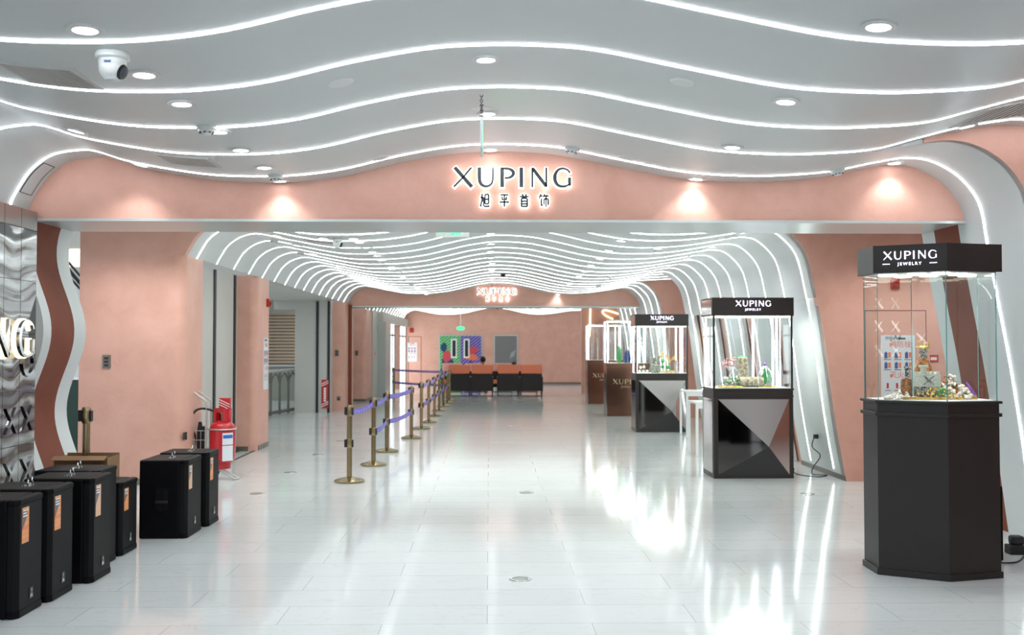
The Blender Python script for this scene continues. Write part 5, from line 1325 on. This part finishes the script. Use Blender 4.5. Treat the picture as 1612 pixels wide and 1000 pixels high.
# ------------------------------------------------------------------ floor inlays
fd = [(819, 912), (829, 776), (405, 777.5), (457.4, 744), (500, 716), (536, 694.7), (561, 678), (1271, 778), (806, 669.5), (580, 667)]
fl_lab = ['round metal floor light in the middle of the nearest tiles', 'round metal floor light in mid floor, second from the viewer', 'round floor light left, in front of the red cylinder', 'round floor light left of the nearest barrier post', 'small floor light farther along the left side', 'small floor light left of the second barrier post', 'small floor light left of the third barrier post', 'round floor light right, before the mirror-faceted case', 'small distant floor light in mid floor', 'farthest small floor light between the posts and the wall']
FL = None
for k, (x, y) in enumerate(fd):
    p = floor_at(x, y)
    if FL is None:
        FL = thing('floor_light', (p.x, p.y, 0), '', 'floor light')
        MB().lathe([(.056, 0), (.078, 0), (.076, .004), (.056, .004), (.056, 0)], n=28, caps=False).build('rim', 'chrome', FL)
        MB().lathe([(0, 0), (.056, 0), (.056, .0015), (0, .0015)], n=28).build('glass_disc', 'floorglass' if 'floorglass' in M else 'glassedge', FL)
        o = FL
    else: o = copy_tree(FL)
    o.location = (p.x, p.y, .0005); o['label'] = fl_lab[k]; o['group'] = 'floor lights'
# ------------------------------------------------------------------ white side tables between the cases
def white_table(x, y, w_, d_, h_, label):
    t = thing('side_table', (x, y, 0), label, 'table', 'white side tables')
    MB().box(0, w_, 0, d_, h_-.03, h_).build('tabletop', 'signwhite', t, bevel=.003)
    for xx in (0, w_-.035):
        for yy in (0, d_-.035): MB().box(xx, xx+.035, yy, yy+.035, 0, h_-.03).build('leg', 'signwhite', t)
    MB().box(.035, w_-.035, 0, .02, h_-.09, h_-.03).build('apron', 'signwhite', t)
p = floor_at(1080.5, 689); white_table(p.x, p.y, .48, .6, .80, 'farther white side table beside the third display case')
p = floor_at(1096, 718); white_table(p.x, p.y, .6, .6, .77, 'nearer white side table just behind the second display case')
# ------------------------------------------------------------------ power leads
def lead(pts, label, r=.006, nm='power_cable'):
    o = MB().tube(smooth_curve(pts, 6), r, 7).build(nm, 'rubber', None, pts[-1], world=True, smooth=False); tag(o, label, 'cable'); return o
def legx(z, y, d=.0):   # x on the leaning leg
    for i in range(len(C_PROF)-1):
        a, b = C_PROF[i], C_PROF[i+1]
        if a[0] > 3.3 and a[1] >= z >= b[1]: return a[0]+(b[0]-a[0])*(a[1]-z)/(a[1]-b[1]) - d
    return C_PROF[-1][0]-d
yo = 12.35; zo = at(1296, 688, yo).z
lead([(legx(zo, yo, .05), yo, zo), (legx(zo, yo, .08), yo, zo-.12), (legx(.2, yo, .03), yo-.02, .22), (legx(.1, yo, .16), yo-.08, .08), (legx(.0, yo, .20), yo-.15, .008), (legx(0, yo, .06), yo-.25, .008), (3.95, 11.95, .008), (3.68, 11.9, .05), (3.655, 11.9, .12)], 'black power lead hanging from the leaning leg to the second display case')
t = thing('power_plug', (legx(zo, yo, .03), yo, zo), 'black plug in the leaning arch leg beside the second display case', 'plug')
MB().box(-.03, .022, -.025, .025, -.02, .03).build('plug_body', 'rubber', t, bevel=.004)
p = floor_at(1583, 886); 
bs = thing('loudspeaker', (p.x-.06, p.y+.05, 0), 'slim black box standing hidden behind the nearest display case, at its right', 'loudspeaker')
MB().box(-.25, .075, 0, .30, .0, .55).build('cabinet', 'black', bs, bevel=.012); MB().box(-.22, .05, -.008, 0, .05, .50).build('grille', 'grille', bs)
p = floor_at(1600, 872); t = thing('power_adapter', (p.x+.02, p.y, 0), 'black power adapters on the floor at the right edge', 'adapter')
MB().box(-.09, .08, -.05, .05, 0, .07).build('adapter_body', 'rubber', t, bevel=.008); MB().box(-.07, .03, -.04, .04, .07, .14).build('upper_adapter', 'rubber', t, bevel=.02)
q0 = floor_at(1572, 893); q1 = floor_at(1600, 888); lead([(q0.x, q0.y+.12, .008), (q1.x-.05, q1.y, .008), (q1.x+.07, q1.y+.08, .008), (p.x+.10, p.y+.02, .02)], 'black cable on the floor right of the nearest display case')
# wall neon at the right end
def neon(pts, label):
    cc = [Vector(at(x, y, 32.96)) for x, y in pts]
    o = MB().tube(smooth_curve(cc, 5), .028, 7).build('neon_tube', 'warmneon', None, cc[0], world=True); tag(o, label, 'neon light', 'neon strokes on the pink wall')
neon([(929.5, 484), (929.2, 500), (929, 512), (928, 530)], 'upright warm white neon stroke above the bronze cases')
neon([(965, 502.5), (957, 499), (951, 495), (948.4, 491), (952, 488.5), (960, 490), (976, 495)], 'curled warm white neon stroke above the bronze cases')
# ------------------------------------------------------------------ mall seen through the openings
t = thing('balustrade', (-4.85, 23, 0), 'grey metal balustrade with arched panels by the left opening', 'railing')
M['metalgrey'] = mat('painted_grey_metal', (.16, .155, .14), .4, metal=.3)
ra, rb = Vector((-5.12, 21.6, 0)), Vector((-4.66, 24.25, 0)); rd = (rb-ra).normalized(); nP = 5; stp = (rb-ra).length/nP
spart(MB().tube([ra+Vector((0, 0, 1.0)), rb+Vector((0, 0, 1.0))], .035, 8), 'handrail', 'soffit', t)
spart(MB().tube([ra+Vector((0, 0, .06)), rb+Vector((0, 0, .06))], .04, 4), 'bottom_rail', 'metalgrey', t)
for i in range(nP+1):
    p = ra + rd*stp*i
    spart(MB().tube([p, p+Vector((0, 0, .98))], .03, 4), 'post', 'metalgrey', t)
    if i < nP:
        cc = smooth_curve([p+rd*stp*u+Vector((0, 0, z)) for u, z in ((.07, .74), (.2, .86), (.5, .94), (.8, .86), (.93, .74))], 4)
        spart(MB().tube(cc, .022, 6), 'arch', 'metalgrey', t)
        n_ = Vector((-rd.y, rd.x, 0))*.003; q0_, q1_ = p+rd*.05, p+rd*(stp-.05)
        spart(MB().add([tuple(v+s_+Vector((0, 0, z))) for s_ in (n_, -n_) for v, z in ((q0_, .1), (q1_, .1), (q1_, .9), (q0_, .9))], [(0,1,2,3), (7,6,5,4), (0,4,5,1), (1,5,6,2), (2,6,7,3), (3,7,4,0)]), 'glass_panel', 'glass', t)
M['sagegreen'] = mat('sage_parapet', (.27, .29, .23), .5)
t = thing('mall_parapet', (-6.5, 29, 0), 'sage green parapet panel in the mall beyond the balustrade', 'parapet')
spart(MB().box(-8, -5.2, 29, 29.1, 0, .98), 'parapet_panel', 'sagegreen', t); spart(MB().box(-8, -5.2, 28.95, 29.15, .98, 1.03), 'coping', 'soffit', t)
M['slat'] = mat('tan_slat', (.66, .52, .38), .5)
M['slatback'] = mat('umber_backing', (.30, .21, .14), .6); M['warmwindow'] = mat('lit_shop_window', (.9, .8, .6), .5, emis=.7, ecol=(1, .86, .66))
t = thing('slatted_screen', (-8.5, 36, 0), 'tan horizontal slatted shop front seen through the left opening', 'screen')
q = MB(); a_, b_ = at(400, 495, 36), at(480, 572, 36); z = b_.z
while z < a_.z: q.box(a_.x, b_.x, 35.95, 36.02, z, z+.085); z += .115
spart(q, 'slats', 'slat', t); spart(MB().box(a_.x, b_.x, 36.1, 36.15, 0, a_.z+1.0), 'backing_panel', 'slatback', t)
spart(MB().box(a_.x, at(434, 500, 36).x, 36.03, 36.06, b_.z, a_.z), 'dark_gap', 'darkmetal', t)
a_ = at(448, 480, 30); t = thing('exit_sign', (a_.x, 30, a_.z-.05), 'small green exit sign hanging in the mall beyond the left opening', 'exit sign')
MB().box(-.1, .1, -.01, .01, 0, .10).build('sign_face', 'green', t); MB().box(-.01, .01, -.008, .008, .10, .8).build('hanger', 'darkmetal', t)
t = thing('shop_fascia', (-8.5, 35.5, 0), 'beige fascia panel above the slatted shop front', 'panel')
a_, b_ = at(400, 468, 35), at(480, 493, 35); spart(MB().box(a_.x, b_.x, 34.9, 35.0, b_.z, a_.z), 'fascia_board', 'wallgrey', t)
q = MB()
for i in range(4): x = a_.x + (b_.x-a_.x)*(.42+.13*i); q.box(x, x+.04, 34.88, 34.9, b_.z+.1, a_.z-.1).box(x, x+.22, 34.88, 34.9, b_.z+.25, b_.z+.29)
spart(q, 'lettering', 'slat', t)
# escalator and lit window behind the wavy jamb
t = thing('escalator', (-8.0, 20, 0), 'sliver of an escalator with black handrails behind the wavy jamb', 'escalator')
q = MB(); 
for (y0p, y1p, th) in ((418, 436, .05), (428, 446, .09), (440, 456, .05)):
    a_, b_ = at(108, y0p-6, 20), at(130, y1p+2, 20); q.prism([(a_.x, a_.z-th), (b_.x, b_.z-th), (b_.x, b_.z), (a_.x, a_.z)], 20, 20.06)
spart(q, 'handrail', 'rubber', t)
a_, b_ = at(100, 440, 20.3), at(134, 600, 20.3); spart(MB().box(a_.x, b_.x, 20.3, 20.35, 0, a_.z), 'cladding_panel', 'signwhite', t)
a_, b_ = at(108, 420, 24), at(132, 392, 24); struct(MB().box(a_.x-1, b_.x+.6, 24.03, 24.1, 0, 6), 'wall_mall', 'wallgrey'); t = thing('lit_window', (a_.x, 24, a_.z), 'small bright window high behind the wavy jamb', 'window'); spart(MB().box(a_.x, b_.x, 24, 24.03, a_.z, b_.z), 'lit_pane', 'warmwindow', t)
a_, b_ = at(100, 735, 14), at(122, 600, 14); t = thing('green_glass_panel', (-5.75, 14, 0), 'dark green glass partition low behind the wavy jamb', 'glass panel')
q = MB().box(a_.x, b_.x+.05, 14, 14.02, 0, at(110, 598, 14).z); spart(q, 'pane', 'darkgreen' if 'darkgreen' in M else 'glassedge', t)
spart(MB().box(a_.x, b_.x+.05, 13.98, 14.04, at(110, 598, 14).z, at(110, 594, 14).z), 'top_rail', 'chrome', t)
